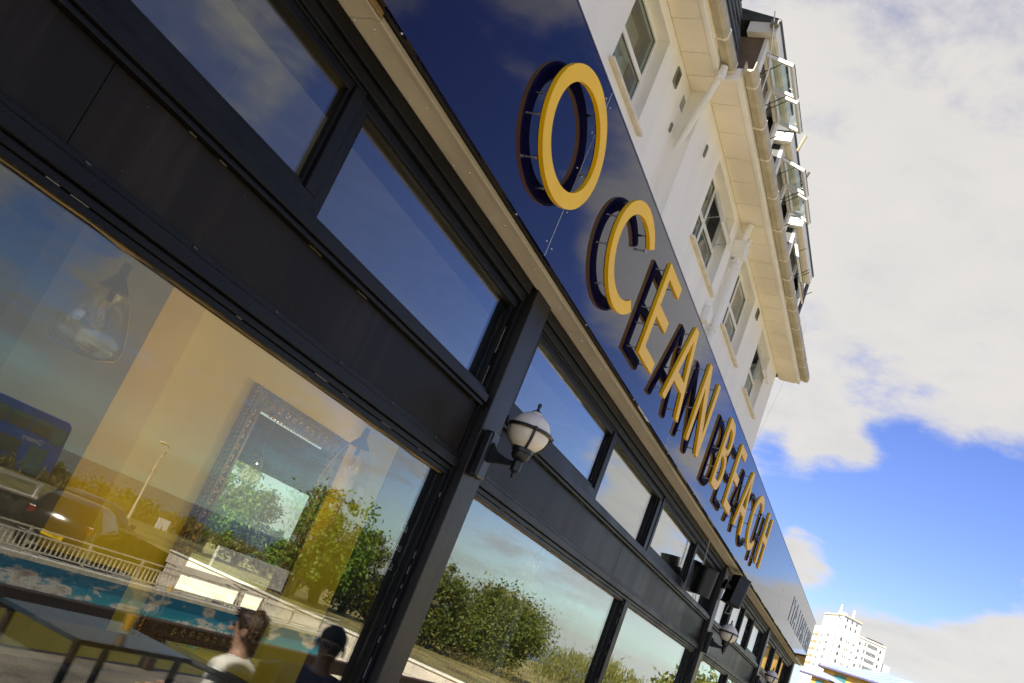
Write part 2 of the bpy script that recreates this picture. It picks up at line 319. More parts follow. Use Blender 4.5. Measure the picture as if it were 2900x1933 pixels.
# ------------------------------------------------------------------ builders
class MB:
    def __init__(s): s.v = []; s.f = []
    def box(s, x0, x1, y0, y1, z0, z1):
        if x0 > x1: x0, x1 = x1, x0
        if y0 > y1: y0, y1 = y1, y0
        if z0 > z1: z0, z1 = z1, z0
        b = len(s.v)
        s.v += [(x0, y0, z0), (x1, y0, z0), (x1, y1, z0), (x0, y1, z0), (x0, y0, z1), (x1, y0, z1), (x1, y1, z1), (x0, y1, z1)]
        s.f += [tuple(b + i for i in q) for q in ((0, 3, 2, 1), (4, 5, 6, 7), (0, 1, 5, 4), (1, 2, 6, 5), (2, 3, 7, 6), (3, 0, 4, 7))]
        return s
    def obox(s, c, ax, ay, az, hx, hy, hz):            # oriented box
        c, ax, ay, az = map(Vector, (c, ax, ay, az)); b = len(s.v)
        for k in (-1, 1):
            for (i, j) in ((-1, -1), (1, -1), (1, 1), (-1, 1)):
                s.v.append(tuple(c + ax * hx * i + ay * hy * j + az * hz * k))
        s.f += [tuple(b + i for i in q) for q in ((0, 3, 2, 1), (4, 5, 6, 7), (0, 1, 5, 4), (1, 2, 6, 5), (2, 3, 7, 6), (3, 0, 4, 7))]
        return s
    def poly(s, pts):
        b = len(s.v); s.v += [tuple(p) for p in pts]; s.f.append(tuple(range(b, b + len(pts)))); return s
    def prism(s, pts, a, b_, axis='x'):                # closed polygon (2D) pushed along an axis
        n = len(pts); b = len(s.v)
        for q in (a, b_):
            for (u, v) in pts:
                s.v.append({'x': (q, u, v), 'y': (u, q, v), 'z': (u, v, q)}[axis])
        s.f.append(tuple(range(b, b + n))[::-1]); s.f.append(tuple(range(b + n, b + 2 * n)))
        for i in range(n):
            j = (i + 1) % n; s.f.append((b + i, b + j, b + n + j, b + n + i))
        return s
    def tube(s, pts, r, n=8, cap=True):
        pts = [Vector(p) for p in pts]; rs = r if isinstance(r, (list, tuple)) else [r] * len(pts)
        rings = []
        up = None
        for i, p in enumerate(pts):
            t = (pts[min(i + 1, len(pts) - 1)] - pts[max(i - 1, 0)]).normalized()
            if up is None: up = t.orthogonal().normalized()
            up = (up - t * up.dot(t)).normalized(); w = t.cross(up); b = len(s.v)
            for k in range(n):
                a = 2 * math.pi * k / n
                s.v.append(tuple(p + (up * math.cos(a) + w * math.sin(a)) * rs[i]))
            rings.append(b)
        for a, b in zip(rings, rings[1:]):
            for k in range(n):
                k2 = (k + 1) % n; s.f.append((a + k, a + k2, b + k2, b + k))
        if cap:
            s.f.append(tuple(rings[0] + k for k in range(n))[::-1]); s.f.append(tuple(rings[-1] + k for k in range(n)))
        return s
    def lathe(s, prof, c=(0, 0, 0), n=20, ax=None):    # profile of (r, z) about a vertical axis
        c = Vector(c); b0 = len(s.v)
        for (r, z) in prof:
            for k in range(n):
                a = 2 * math.pi * k / n
                s.v.append(tuple(c + Vector((r * math.cos(a), r * math.sin(a), z))))
        for i in range(len(prof) - 1):
            for k in range(n):
                k2 = (k + 1) % n
                s.f.append((b0 + i * n + k, b0 + i * n + k2, b0 + (i + 1) * n + k2, b0 + (i + 1) * n + k))
        s.f.append(tuple(b0 + k for k in range(n))[::-1]); s.f.append(tuple(b0 + (len(prof) - 1) * n + k for k in range(n)))
        return s
    def ball(s, c, r, n=14, m=9, sq=(1, 1, 1)):
        prof = [(max(1e-4, math.sin(math.pi * i / m)), -math.cos(math.pi * i / m)) for i in range(m + 1)]
        b = len(s.v); s.lathe(prof, (0, 0, 0), n)
        for i in range(b, len(s.v)):
            v = s.v[i]; s.v[i] = (c[0] + v[0] * r * sq[0], c[1] + v[1] * r * sq[1], c[2] + v[2] * r * sq[2])
        return s
    def frame(s, x0, x1, z0, z1, w, y0, y1, wt=None, wb=None):
        wt = w if wt is None else wt; wb = w if wb is None else wb
        s.box(x0, x1, y0, y1, z0, z0 + wb); s.box(x0, x1, y0, y1, z1 - wt, z1)
        s.box(x0, x0 + w, y0, y1, z0 + wb, z1 - wt); s.box(x1 - w, x1, y0, y1, z0 + wb, z1 - wt)
        return s
    def mesh(s, name, m, bevel=0.0, smooth=False):
        me = bpy.data.meshes.new(name)
        me.from_pydata(s.v, [], s.f)
        if bevel:
            bm = bmesh.new(); bm.from_mesh(me)
            bmesh.ops.bevel(bm, geom=list(bm.edges), offset=bevel, segments=2, affect='EDGES', profile=0.5, clamp_overlap=True)
            bm.to_mesh(me); bm.free()
        if smooth:
            me.polygons.foreach_set('use_smooth', [True] * len(me.polygons))
            try: me.set_sharp_from_angle(angle=R(40))
            except Exception: pass
        if m: me.materials.append(m)
        me.update()
        return me
    def build(s, name, m, parent=None, bevel=0.0, smooth=False, kind=None):
        o = bpy.data.objects.new(name, s.mesh(name, m, bevel, smooth))
        col.objects.link(o)
        if parent: adopt(o, parent)
        if kind: o['kind'] = kind
        return o
def world_mat(o):
    m = o.matrix_basis.copy()
    p = o.parent
    while p is not None:
        m = p.matrix_basis @ m; p = p.parent
    return m
def adopt(o, parent):                                    # parent while keeping the vertices where they are in the world
    m = world_mat(parent)
    o.parent = parent
    if m != Matrix.Identity(4): o.matrix_basis = m.inverted() @ o.matrix_basis
def place(name, me, parent, loc=(0, 0, 0), rot=None):
    o = bpy.data.objects.new(name, me); col.objects.link(o)
    o.matrix_basis = Matrix.Translation(loc) @ (rot.to_4x4() if rot else Matrix.Identity(4))
    if parent: adopt(o, parent)
    return o
def tag(o, label, cat, group=None):
    o['label'] = label; o['category'] = cat
    if group: o['group'] = group
    return o
def thing(name, label, cat, loc, group=None):
    o = bpy.data.objects.new(name, None); col.objects.link(o); o.location = loc
    o.empty_display_size = 0.2
    return tag(o, label, cat, group)
def struct(o): o['kind'] = 'structure'; return o
def text_mesh(s, size, extrude=0.0):
    c = bpy.data.curves.new('lettering', 'FONT'); c.body = s; c.size = size; c.extrude = extrude
    c.align_x = 'CENTER'; c.align_y = 'CENTER'; c.resolution_u = 3
    o = bpy.data.objects.new('tmp', c); me = bpy.data.meshes.new_from_object(o)
    bpy.data.objects.remove(o); return me
def outline(polys, depth, bevel=0.0, res=2, offset=0.0):
    """closed 2D outlines (holes allowed) -> solid mesh in the local XY plane, thickness along Z"""
    c = bpy.data.curves.new('outline', 'CURVE'); c.dimensions = '2D'; c.fill_mode = 'BOTH'; c.extrude = depth / 2
    c.bevel_depth = bevel; c.bevel_resolution = res; c.offset = offset
    for pts in polys:
        sp = c.splines.new('POLY'); sp.points.add(len(pts) - 1); sp.use_cyclic_u = True
        for p, q in zip(sp.points, pts): p.co = (q[0], q[1], 0, 1)
    o = bpy.data.objects.new('tmp', c); me = bpy.data.meshes.new_from_object(o)
    bpy.data.objects.remove(o); return me
XZ = Matrix(((1, 0, 0), (0, 0, -1), (0, 1, 0)))          # local XY -> world XZ, local +Z faces -Y

GY = 2.85          # facade glass
DECK = -1.65
# ================================================================== large structure
o = struct(MB().box(-14, 40, -0.9, 2.70, -1.85, DECK).build('terrace', DECKING))
o = struct(MB().box(-14, 20.4, -6.25, -0.9, -3.3, -3.15).build('lower_terrace', PAVING))
o = struct(MB().box(-120, 20.4, -26.0, -6.55, -2.7, -2.45).build('road', ASPHALT))
def sheet(name, m, pts):
    mb = MB(); mb.poly(pts); return struct(mb.build(name, m))
gm = MB()
for x0, x1, y0, y1 in ((-700, 700, 2.75, 700), (-700, -14, -48, 2.75), (20.65, 700, -48, 2.75), (-14, 20.65, -48, -6.55)): gm.poly([(x0, y0, -2.8), (x1, y0, -2.8), (x1, y1, -2.8), (x0, y1, -2.8)])
struct(gm.build('ground', GRASSM))
# grass bank behind the pale wall, falling gently away
bank = MB(); nx, ny = 26, 16
for i in range(nx + 1):
    for j in range(ny + 1):
        x = 20.62 + i * 4.0; y = -30 + j * 1.8
        z = -1.55 - 0.55 * min(1, (x - 20.6) / 24) + 0.10 * math.sin(x * .7 + y) * math.cos(y * .9)
        bank.v.append((x, y, z))
for i in range(nx):
    for j in range(ny):
        a = i * (ny + 1) + j; bank.f.append((a, a + ny + 1, a + ny + 2, a + 1))
struct(bank.build('grass_bank', GRASSM, smooth=True))
struct(MB().box(-120, 20.4, -46, -26.0, -2.72, -2.42).build('verge', GRASSM))
sheet('sea', SEAM, [(-9000, -9000, -32), (9000, -9000, -32), (9000, -60, -32), (-9000, -60, -32)])

# ================================================================== restaurant building
rb = thing('restaurant_building', 'single storey dark framed glazed restaurant front under the hotel', 'building', (5.4, GY, DECK))
PIL = [(5.24, 5.52), (14.55, 14.83), (21.20, 21.48), (27.75, 28.10)]
for (a, b) in PIL:
    MB().box(a, b, 2.73, 3.02, DECK, 2.135).build('pillar', PILLAR, rb, bevel=0.006)
    for (u, v) in ((a - 0.05, a - 0.004), (b + 0.004, b + 0.05)):
        MB().box(u, v, 2.79, 2.98, DECK, 2.13).build('pillar_cover_strip', FRAME, rb, bevel=0.004)
BAYS = [(0.60, 5.24), (5.52, 14.55), (14.83, 21.20), (21.48, 27.75)]
LOWZ0, LOWZ1 = -1.20, 0.765
# lower windows: (left, right) of each opening between pillars or mullions
LOWWIN = [(0.70, 5.19), (5.57, 9.98), (10.14, 14.50), (14.88, 17.95), (18.10, 21.15), (21.53, 24.5), (24.65, 27.7)]
for (a, b) in LOWWIN:
    w = MB().frame(a, b, LOWZ0, LOWZ1, 0.035, 2.805, 2.90, wt=0.03, wb=0.06).build('window', FRAME, rb, bevel=0.004)
    MB().box(a + .036, b - .036, GY, GY + .008, LOWZ0 + .061, LOWZ1 - .031).build('pane', GLASS, w)
    # putty bead, slightly wavering, along the head of the glass
    bd = MB(); k = 26
    zz = [LOWZ1 - .036 + 0.004 * rng.normal() for _ in range(k + 1)]
    for i in range(k):
        xa = a + .04 + (b - a - .08) * i / k; xb = a + .04 + (b - a - .08) * (i + 1) / k
        bb = len(bd.v)
        bd.v += [(xa, 2.846, zz[i]), (xb, 2.846, zz[i + 1]), (xb, 2.846, LOWZ1 - .02), (xa, 2.846, LOWZ1 - .02), (xa, 2.832, zz[i] + .004), (xb, 2.832, zz[i + 1] + .004), (xb, 2.832, LOWZ1 - .02), (xa, 2.832, LOWZ1 - .02)]
        bd.f += [tuple(bb + q for q in f) for f in ((4, 5, 6, 7), (0, 1, 5, 4))]
    bd.build('putty_bead', TIMBER, w)
for x in (9.98, 18.0 - .05, 24.5):
    MB().box(x, x + .16, 2.78, 2.96, DECK, LOWZ1 + .0).build('mullion', FRAME, rb, bevel=0.006)
# stall riser below the glass
for (a, b) in BAYS:
    MB().box(a, b, 2.82, 3.0, DECK, LOWZ0).build('stall_riser', SPAN, rb)
# transom rail in stepped mouldings, spandrel panels, sill in stepped mouldings
def rails(a, b):
    t = MB()
    t.box(a, b, 2.795, 2.98, .766, .800); t.box(a, b, 2.770, 2.979, .801, .862); t.box(a, b, 2.785, 2.978, .863, .894)
    t.build('transom_rail', FRAME, rb, bevel=0.006)
    s = MB()
    s.box(a, b, 2.765, 2.93, 1.236, 1.262); s.box(a, b, 2.745, 2.931, 1.263, 1.318); s.box(a, b, 2.775, 2.90, 1.319, 1.350)
    s.build('upper_sill', FRAME, rb, bevel=0.006)
    h = MB()
    h.box(a, b, 2.81, 2.98, 1.944, 2.000); h.box(a, b, 2.775, 2.979, 2.001, 2.062); h.box(a, b, 2.755, 2.978, 2.063, 2.134)
    h.build('head_rail', FRAME, rb, bevel=0.006)
SEAMS = [0.60, 1.835, 5.19, 5.57, 9.28, 13.1, 14.5, 14.88, 17.4, 20.2, 21.15, 21.53, 24.6, 27.7]
for (a, b) in [(0.60, 5.19), (5.57, 14.5), (14.88, 21.15), (21.53, 27.7)]:
    rails(a, b)
    xs = [x for x in SEAMS if a <= x <= b]
    for u, v in zip(xs, xs[1:]):
        MB().box(u + .002, v - .002, 2.805, 2.97, .895, 1.235).build('spandrel_panel', SPAN, rb, bevel=0.002)
    MB().box(a, b, 2.815, 2.96, .9, 1.23).build('spandrel_backing', BLACK, rb)
# rows of small fixings on the spandrels, rails and soffit
fx = MB()
for (a, b) in BAYS:
    x = a + .25
    while x < b - .1:
        for z in (.95, 1.19): fx.ball((x + rng.normal() * .03, 2.804, z + rng.normal() * .004), .0045, 6, 4)
        fx.box(x - .1, x - .075, 2.781, 2.79, .878, .886)
        x += .58
fx.build('panel_fixing', FIXM, rb, kind='stuff')
# clerestory lights
CL = [  # x0, x1, casement?
    (0.75, 2.985, 1), (3.06, 5.17, 0), (5.60, 7.93, 1), (8.00, 10.02, 0), (10.16, 12.50, 1), (12.56, 14.48, 0),
    (14.90, 16.35, 0), (16.42, 17.85, 1), (17.95, 19.15, 0), (19.22, 21.13, 1), (21.55, 23.6, 0), (23.68, 25.6, 1), (25.68, 27.7, 0)]
for (a, b, cs) in CL:
    if cs:
        w = MB().frame(a, b, 1.352, 2.035, .085, 2.796, 2.838, wt=.045, wb=.072).build('casement_window', FRAME, rb, bevel=0.005)
        MB().frame(a + .086, b - .086, 1.425, 1.989, .022, 2.815, 2.8415).build('glazing_bead', FRAME, w, bevel=0.003)
        MB().box(a + .10, b - .10, 2.842, 2.850, 1.43, 1.985).build('pane', GLASS, w)
    else:
        w = MB().frame(a, b, 1.351, 1.95, .025, 2.825, 2.86, wt=.012, wb=.015).build('window', FRAME, rb, bevel=0.003)
        MB().box(a + .02, b - .02, 2.862, 2.870, 1.352, 1.948).build('pane', GLASS, w)
for i, x in enumerate([3.02, 7.965, 12.53, 16.385, 17.90, 19.185, 23.64, 25.64]):
    MB().box(x - .03, x + .03, 2.805, 2.96, 1.351, 1.943).build('mullion', FRAME, rb, bevel=0.005)
MB().box(10.03, 10.15, 2.804, 2.96, 1.351, 1.943).build('mullion', FRAME, rb, bevel=0.005)
# soffit boards behind the sign
sx = [-2.0, 2.62, 5.9, 9.0, 12.2, 15.4, 18.6, 21.8, 25.0, 28.12]
for u, v in zip(sx, sx[1:]):
    b_ = MB(); b_.box(u + .002, v - .002, 2.606, 2.754, 2.138, 2.155); b_.box(u + .002, v - .002, 2.578, 2.604, 2.128, 2.16)
    b_.build('soffit_board', BEIGE, rb, bevel=0.003)
MB().box(-2.0, 2.60, 2.562, 2.577, 2.132, 2.19).build('exposed_batten', TIMBER, rb)
MB().box(-2, 28.1, 2.53, 2.57, 2.16, 2.40).build('soffit_recess', BLACK, rb)
sf = MB(); x = 0.4
while x < 27.9:
    sf.ball((x, 2.735, 2.1385), .0075, 6, 4); sf.ball((x + .05, 2.655, 2.1385), .0075, 6, 4); x += .56
sf.build('soffit_screw', STEEL, rb, kind='stuff')
# roof, end wall, rear of the building
MB().box(-2, 28.1, 2.56, 3.2, 2.41, 3.30).build('parapet_core', SPAN, rb)
fr_ = MB()
for x0, x1, y0, y1 in ((-4, -3.4, 2.76, 9.6), (.6, 28.1, 2.76, 9.6), (-3.4, .6, 2.76, 3.4), (-3.4, .6, 6.8, 9.6)): fr_.box(x0, x1, y0, y1, 2.16, 2.40)
fr_.build('flat_roof', LEAD, rb)
rk = MB().frame(-3.4, .6, 3.4, 6.8, .06, 2.40, 2.52)
rk.v = [(x, z, y) for x, y, z in rk.v]; rk.f = [f[::-1] for f in rk.f]
rk = rk.build('added_roof_light', FRAME, rb)  # unseen glazed opening, added to let sunlight in and brighten the pier
for i in range(4): MB().box(-3.35 + i * 1.0, -2.37 + i * 1.0, 3.46, 6.74, 2.44, 2.45).build('pane', GLASS2, rk)
MB().box(27.96, 28.1, 3.03, 9.6, DECK, 2.15).build('end_wall', WHITEWALL, rb)
MB().box(-4, -3.86, 2.9, 9.6, DECK, 2.15).build('end_wall', DARKWALL, rb)
MB().box(-3.85, 27.95, 9.5, 9.6, DECK, 2.15).build('rear_wall', DARKWALL, rb)
MB().box(-3.85, 27.95, 3.01, 9.49, DECK - .2, DECK).build('floor', FLOORIN, rb)
ce_ = MB()
for x0, x1, y0, y1 in ((-3.85, -3.4, 3.31, 9.49), (.6, 27.95, 3.31, 9.49), (-3.4, .6, 3.31, 3.4), (-3.4, .6, 6.8, 9.49)): ce_.box(x0, x1, y0, y1, 2.075, 2.15)
ce_.build('ceiling', CEIL, rb)
MB().box(-3.85, 27.95, 2.99, 3.30, 2.06, 2.15).build('window_lintel', BLACK, rb)
MB().box(-3.85, 0.59, 2.82, 3.0, DECK, 2.13).build('front_wall', SPAN, rb)
# interior piers
MB().box(5.67, 9.40, 5.84, 6.6, DECK, 2.07).build('pier', MUSTARD, rb)
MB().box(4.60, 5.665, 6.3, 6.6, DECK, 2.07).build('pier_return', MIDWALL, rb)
MB().box(-3.8, 4.595, 8.4, 8.6, DECK, 2.07).build('partition_wall', DARKWALL, rb)
for x in (13.2, 15.9): MB().box(x, x + .30, 5.2, 5.5, DECK, 2.07).build('column', BLIND, rb)
# faint hand lettering on the inside of the big pane
for s_, x, z, sz in (('Ca', 5.06, .33, .085), ('Cappu', 5.02, .21, .085), ('Ca', 5.07, .09, .085)):
    place('window_lettering', text_mesh(s_, sz), rb, (x, GY + .02, z), XZ).data.materials.append(CABLE)

# ================================================================== fascia sign
sg = thing('shop_sign', 'long glossy navy fascia sign with raised yellow letters above the windows', 'sign', (14, 2.5, 2.14))
FZ0, FZ1 = 2.14, 3.385
ps = [-2.0, 1.69, 4.69, 8.52, 12.1, 15.6, 19.6, 23.6, 28.12]
for u, v in zip(ps, ps[1:]):
    MB().box(u + .0025, v - .0025, 2.500, 2.520, FZ0, FZ1).build('sign_panel', FASCIA, sg)
for x in ps[1:-1]: MB().box(x - .002, x + .002, 2.4994, 2.5205, FZ0 + .002, FZ1 - .002).build('joint_strip', PALESTEEL, sg)
MB().box(-2, 28.12, 2.497, 2.53, FZ1 + .001, FZ1 + .012).build('top_trim', NAVY, sg)
tf = MB()
for i in range(18): tf.ball((1.2 + i * 1.5, 2.512, FZ0 - .001), .007, 6, 4)
for u in ps[1:-1]:
    for s_ in (-.05, .05):
        for k in range(5): tf.ball((u + s_, 2.4995, FZ0 + .08 + k * .27), .006, 6, 4)
tf.build('edge_screw', STEEL, sg, kind='stuff')
LZ0, LZ1 = 2.3625, 3.1875
H = LZ1 - LZ0
ST = 0.103
def ell(cx, cz, a, b, n=72, a0=0, a1=2 * math.pi):
    return [(cx + a * math.cos(a0 + (a1 - a0) * i / n), cz + b * math.sin(a0 + (a1 - a0) * i / n)) for i in range(n + (a1 - a0 < 6.28))]
def gO(w): return [ell(w / 2, H / 2, w / 2, H / 2)[:72], ell(w / 2, H / 2, w / 2 - ST, H / 2 - ST)[:72][::-1]], w
def gC(w, cut):
    A = R(cut); o_ = ell(w / 2, H / 2, w / 2, H / 2, 60, A, 2 * math.pi - A)
    i_ = ell(w / 2, H / 2, w / 2 - ST, H / 2 - ST, 60, A + .05, 2 * math.pi - A - .05)
    return [o_ + i_[::-1]], w
def gE(w):
    m = H * .52; s = ST
    return [[(0, 0), (w, 0), (w, s), (s, s), (s, m - s / 2), (w * .96, m - s / 2), (w * .96, m + s / 2), (s, m + s / 2), (s, H - s), (w, H - s), (w, H), (0, H)]], w
def gA(w):
    s = ST * 1.06; t = ST * .62; c = w / 2; sl = (c - t) / H
    zb = H * .27
    o_ = [(0, 0), (s, 0), (s + (zb) * sl, zb), (w - s - zb * sl, zb), (w - s, 0), (w, 0), (c + t, H), (c - t, H)]
    zi = zb + ST; zt = H - ST * 1.5
    xi = s + zi * sl; xt = s + (zt + ST * .3) * sl
    i_ = [(xi, zi), (w - xi, zi), (c + .004, min(H - ST * .9, (c - s) / sl)), (c - .004, min(H - ST * .9, (c - s) / sl))]
    return [o_, i_[::-1]], w
def gN(w):
    s = ST; k = ST * 1.18
    return [[(0, 0), (s, 0), (s, H - k * 1.9), (w - s * 1.02, 0), (w, 0), (w, H), (w - s, H), (w - s, k * 1.9), (s * 1.02, H), (0, H)]], w
def gB(w):
    s = ST; m = H * .53
    def bowl(z0, z1, ww, ins):
        r = (z1 - z0) / 2; cx = max(s, ww - r); n = 18
        return [(cx + (ww - cx) * math.cos(-math.pi / 2 + math.pi * i / n), (z0 + z1) / 2 + r * math.sin(-math.pi / 2 + math.pi * i / n)) for i in range(n + 1)]
    o_ = [(0, 0)] + bowl(0, m + s * .25, w, 0) + bowl(m - s * .25, H, w * .93, 0)[1:] + [(0, H)]
    i1 = [(s, s)] + bowl(s, m - s * .5, w - s, 0) + [(s, m - s * .5)]
    i2 = [(s, m + s * .5)] + bowl(m + s * .5, H - s, w * .93 - s, 0) + [(s, H - s)]
    return [o_, i1[::-1], i2[::-1]], w
def gH(w):
    s = ST; m = H * .53
    return [[(0, 0), (s, 0), (s, m - s / 2), (w - s, m - s / 2), (w - s, 0), (w, 0), (w, H), (w - s, H), (w - s, m + s / 2), (s, m + s / 2), (s, H), (0, H)]], w
LETTERS = [  # outline, x of left edge, standoff points as fractions of the width and height
    (gO(.935), 3.865, [(.055, .5), (.055, .33), (.945, .5), (.2, .09), (.5, .05), (.3, .93), (.75, .9)]),
    (gC(.935, 42), 5.35, [(.05, .62), (.06, .35), (.25, .88), (.78, .90), (.80, .76), (.3, .1), (.75, .1)]),
    (gE(.475), 6.63, [(.1, .93), (.1, .5), (.1, .32), (.1, .06), (.9, .94), (.88, .52), (.9, .06)]),
    (gA(.745), 7.58, [(.5, .92), (.42, .72), (.27, .4), (.12, .1), (.73, .4), (.88, .1), (.6, .72)]),
    (gN(.675), 8.77, [(.08, .92), (.08, .4), (.08, .08), (.92, .92), (.92, .5), (.90, .08)]),
    (gB(.49), 10.40, [(.1, .94), (.1, .52), (.1, .25), (.1, .06), (.9, .7), (.92, .3)]),
    (gE(.475), 11.39, [(.1, .93), (.1, .5), (.1, .06), (.9, .94), (.88, .52), (.9, .06)]),
    (gA(.73), 12.32, [(.5, .92), (.42, .72), (.27, .4), (.12, .1), (.73, .4), (.88, .1)]),
    (gC(.90, 42), 13.48, [(.05, .6), (.06, .35), (.25, .88), (.85, .72), (.3, .1), (.75, .1)]),
    (gH(.545), 14.87, [(.1, .93), (.1, .5), (.1, .08), (.9, .93), (.9, .5), (.9, .08)]),
]
so_me = MB().tube([(0, 0, 0), (0, .026, 0)], .011, 8).tube([(0, .0262, 0), (0, .052, 0)], .0065, 8).mesh('standoff', STEEL, smooth=True)
for (polys, w), x, pts in LETTERS:
    me = outline(polys, .030)
    me.materials.append(YELLOW); me.materials.append(GOLD)
    for p in me.polygons: p.material_index = 0 if abs(p.normal.z) > .7 else 1
    L = place('letter', me, sg, (x, 2.412 + .015, LZ0), XZ)
    bk = outline(polys, .002, bevel=.013, res=3, offset=-.020)
    bk.materials.append(NAVY)
    bk.polygons.foreach_set('use_smooth', [True] * len(bk.polygons))
    place('letter_back', bk, L, (x, 2.4425, LZ0), XZ)
    for (u, v) in pts:
        place('standoff', so_me, L, (x + u * w, 2.447, LZ0 + v * H))
# second line of small pale letters farther along
GL = {'I': lambda w, h, s: [[(0, 0), (s, 0), (s, h), (0, h)]],
      'T': lambda w, h, s: [[(w / 2 - s / 2, 0), (w / 2 + s / 2, 0), (w / 2 + s / 2, h - s), (w, h - s), (w, h), (0, h), (0, h - s), (w / 2 - s / 2, h - s)]],
      'L': lambda w, h, s: [[(0, 0), (w, 0), (w, s), (s, s), (s, h), (0, h)]],
      'F': lambda w, h, s: [[(0, 0), (s, 0), (s, h * .45), (w * .85, h * .45), (w * .85, h * .45 + s), (s, h * .45 + s), (s, h - s), (w, h - s), (w, h), (0, h)]],
      'E': lambda w, h, s: [[(0, 0), (w, 0), (w, s), (s, s), (s, h * .47), (w * .9, h * .47), (w * .9, h * .47 + s), (s, h * .47 + s), (s, h - s), (w, h - s), (w, h), (0, h)]],
      'A': lambda w, h, s: [[(0, 0), (s, 0), (s + .25 * (w / 2 - s), h * .25), (w - s - .25 * (w / 2 - s), h * .25), (w - s, 0), (w, 0), (w / 2 + s * .6, h), (w / 2 - s * .6, h)],
                            [(w / 2, h * .82), (w - s - .42 * (w / 2 - s), h * .42), (s + .42 * (w / 2 - s), h * .42)][::-1]],
      'N': lambda w, h, s: [[(0, 0), (s, 0), (s, h - s * 2), (w - s, 0), (w, 0), (w, h), (w - s, h), (w - s, s * 2), (s, h), (0, h)]],
      'C': lambda w, h, s: [[(w / 2 + w / 2 * math.cos(a), h / 2 + h / 2 * math.sin(a)) for a in [R(40 + i * 7) for i in range(41)]] +
                            [(w / 2 + (w / 2 - s) * math.cos(a), h / 2 + (h / 2 - s) * math.sin(a)) for a in [R(320 - i * 7) for i in range(41)]]]}
for ch, x0, x1 in [('I', 21.75, 21.87), ('T', 22.14, 22.62), ('A', 22.66, 23.30), ('L', 23.66, 24.10), ('I', 24.26, 24.38), ('A', 24.56, 25.20), ('N', 25.32, 25.86),
                   ('C', 26.22, 26.72), ('A', 26.76, 27.26), ('F', 27.36, 27.66), ('E', 27.74, 28.02)]:
    me = outline(GL[ch](x1 - x0, .535, .115 if x1 - x0 > .2 else x1 - x0), .005)
    me.materials.append(PALESTEEL); me.materials.append(GREYEDGE)
    for p in me.polygons: p.material_index = 0 if abs(p.normal.z) > .7 else 1
    place('small_letter', me, sg, (x0, 2.4935, 2.485), XZ)

# cracked pale sealant along the recesses beside the pillars and the heads of the panes
ck = MB()
for x, y, z0, z1 in ((5.185, 2.80, -1.1, .74), (5.168, 2.82, 1.36, 1.93), (14.49, 2.80, -1.1, .74), (9.975, 2.80, -1.1, .74), (5.575, 2.80, -1.1, .74)):
    z = z0
    while z < z1:
        l = rng.uniform(.01, .09)
        if rng.random() < .55: ck.box(x - .003, x + .002 + .003 * rng.random(), y - .003, y + .002, z, min(z + l, z1))
        z += l + .004
for a, b, z in ((.8, 5.15, .762), (5.6, 9.95, .762), (.8, 5.15, 1.233), (5.6, 14.4, 1.233)):
    x = a
    while x < b:
        l = rng.uniform(.01, .12)
        if rng.random() < .22: ck.box(x, x + l, 2.798, 2.803, z, z + .003 + .002 * rng.random())
        x += l + .05
ck.build('cracked_sealant', CAULK, rb, kind='stuff')
# ================================================================== hotel above
ht = thing('hotel_building', 'white rendered hotel rising behind the sign with dormers and a cream soffit', 'building', (8, 4.5, DECK))
def wall_holes(mb, x0, x1, z0, z1, y0, y1, holes):
    x = x0
    for (a, b, c, d_) in sorted(holes):
        mb.box(x, a, y0, y1, z0, z1); mb.box(a, b, y0, y1, z0, c); mb.box(a, b, y0, y1, d_, z1); x = b
    mb.box(x, x1, y0, y1, z0, z1); return mb
W1 = (6.20, 7.20, 4.87, 5.88); W2 = (9.24, 10.64, 4.87, 5.90); W3 = (11.66, 13.00, 4.87, 5.90); W4 = (14.06, 15.30, 4.87, 5.90)
wall_holes(MB(), .9, 8.15, 2.42, 6.02, 3.45, 3.62, [(1.8, 2.9, 4.87, 5.88), (3.9, 5.0, 4.87, 5.88), W1]).build('wall', WHITEWALL, ht)
wall_holes(MB(), 8.15, 16.2, 2.42, 6.02, 3.25, 3.42, [W2, W3, W4]).build('wall', WHITEWALL, ht)
MB().box(8.15, 8.35, 3.421, 3.62, 2.42, 6.02).build('wall_return', WHITEWALL, ht)
MB().box(16.02, 16.2, 3.421, 12, 2.42, 6.02).build('side_wall', WHITEWALL, ht)
MB().box(.9, 1.1, 3.621, 12, 2.42, 6.02).build('side_wall', WHITEWALL, ht)
MB().box(1.1, 16.0, 11.8, 12, 2.42, 6.02).build('rear_wall', WHITEWALL, ht)
MB().box(1.1, 16.0, 4.9, 5.0, 2.45, 6.0).build('room_partition', DKROOM, ht)
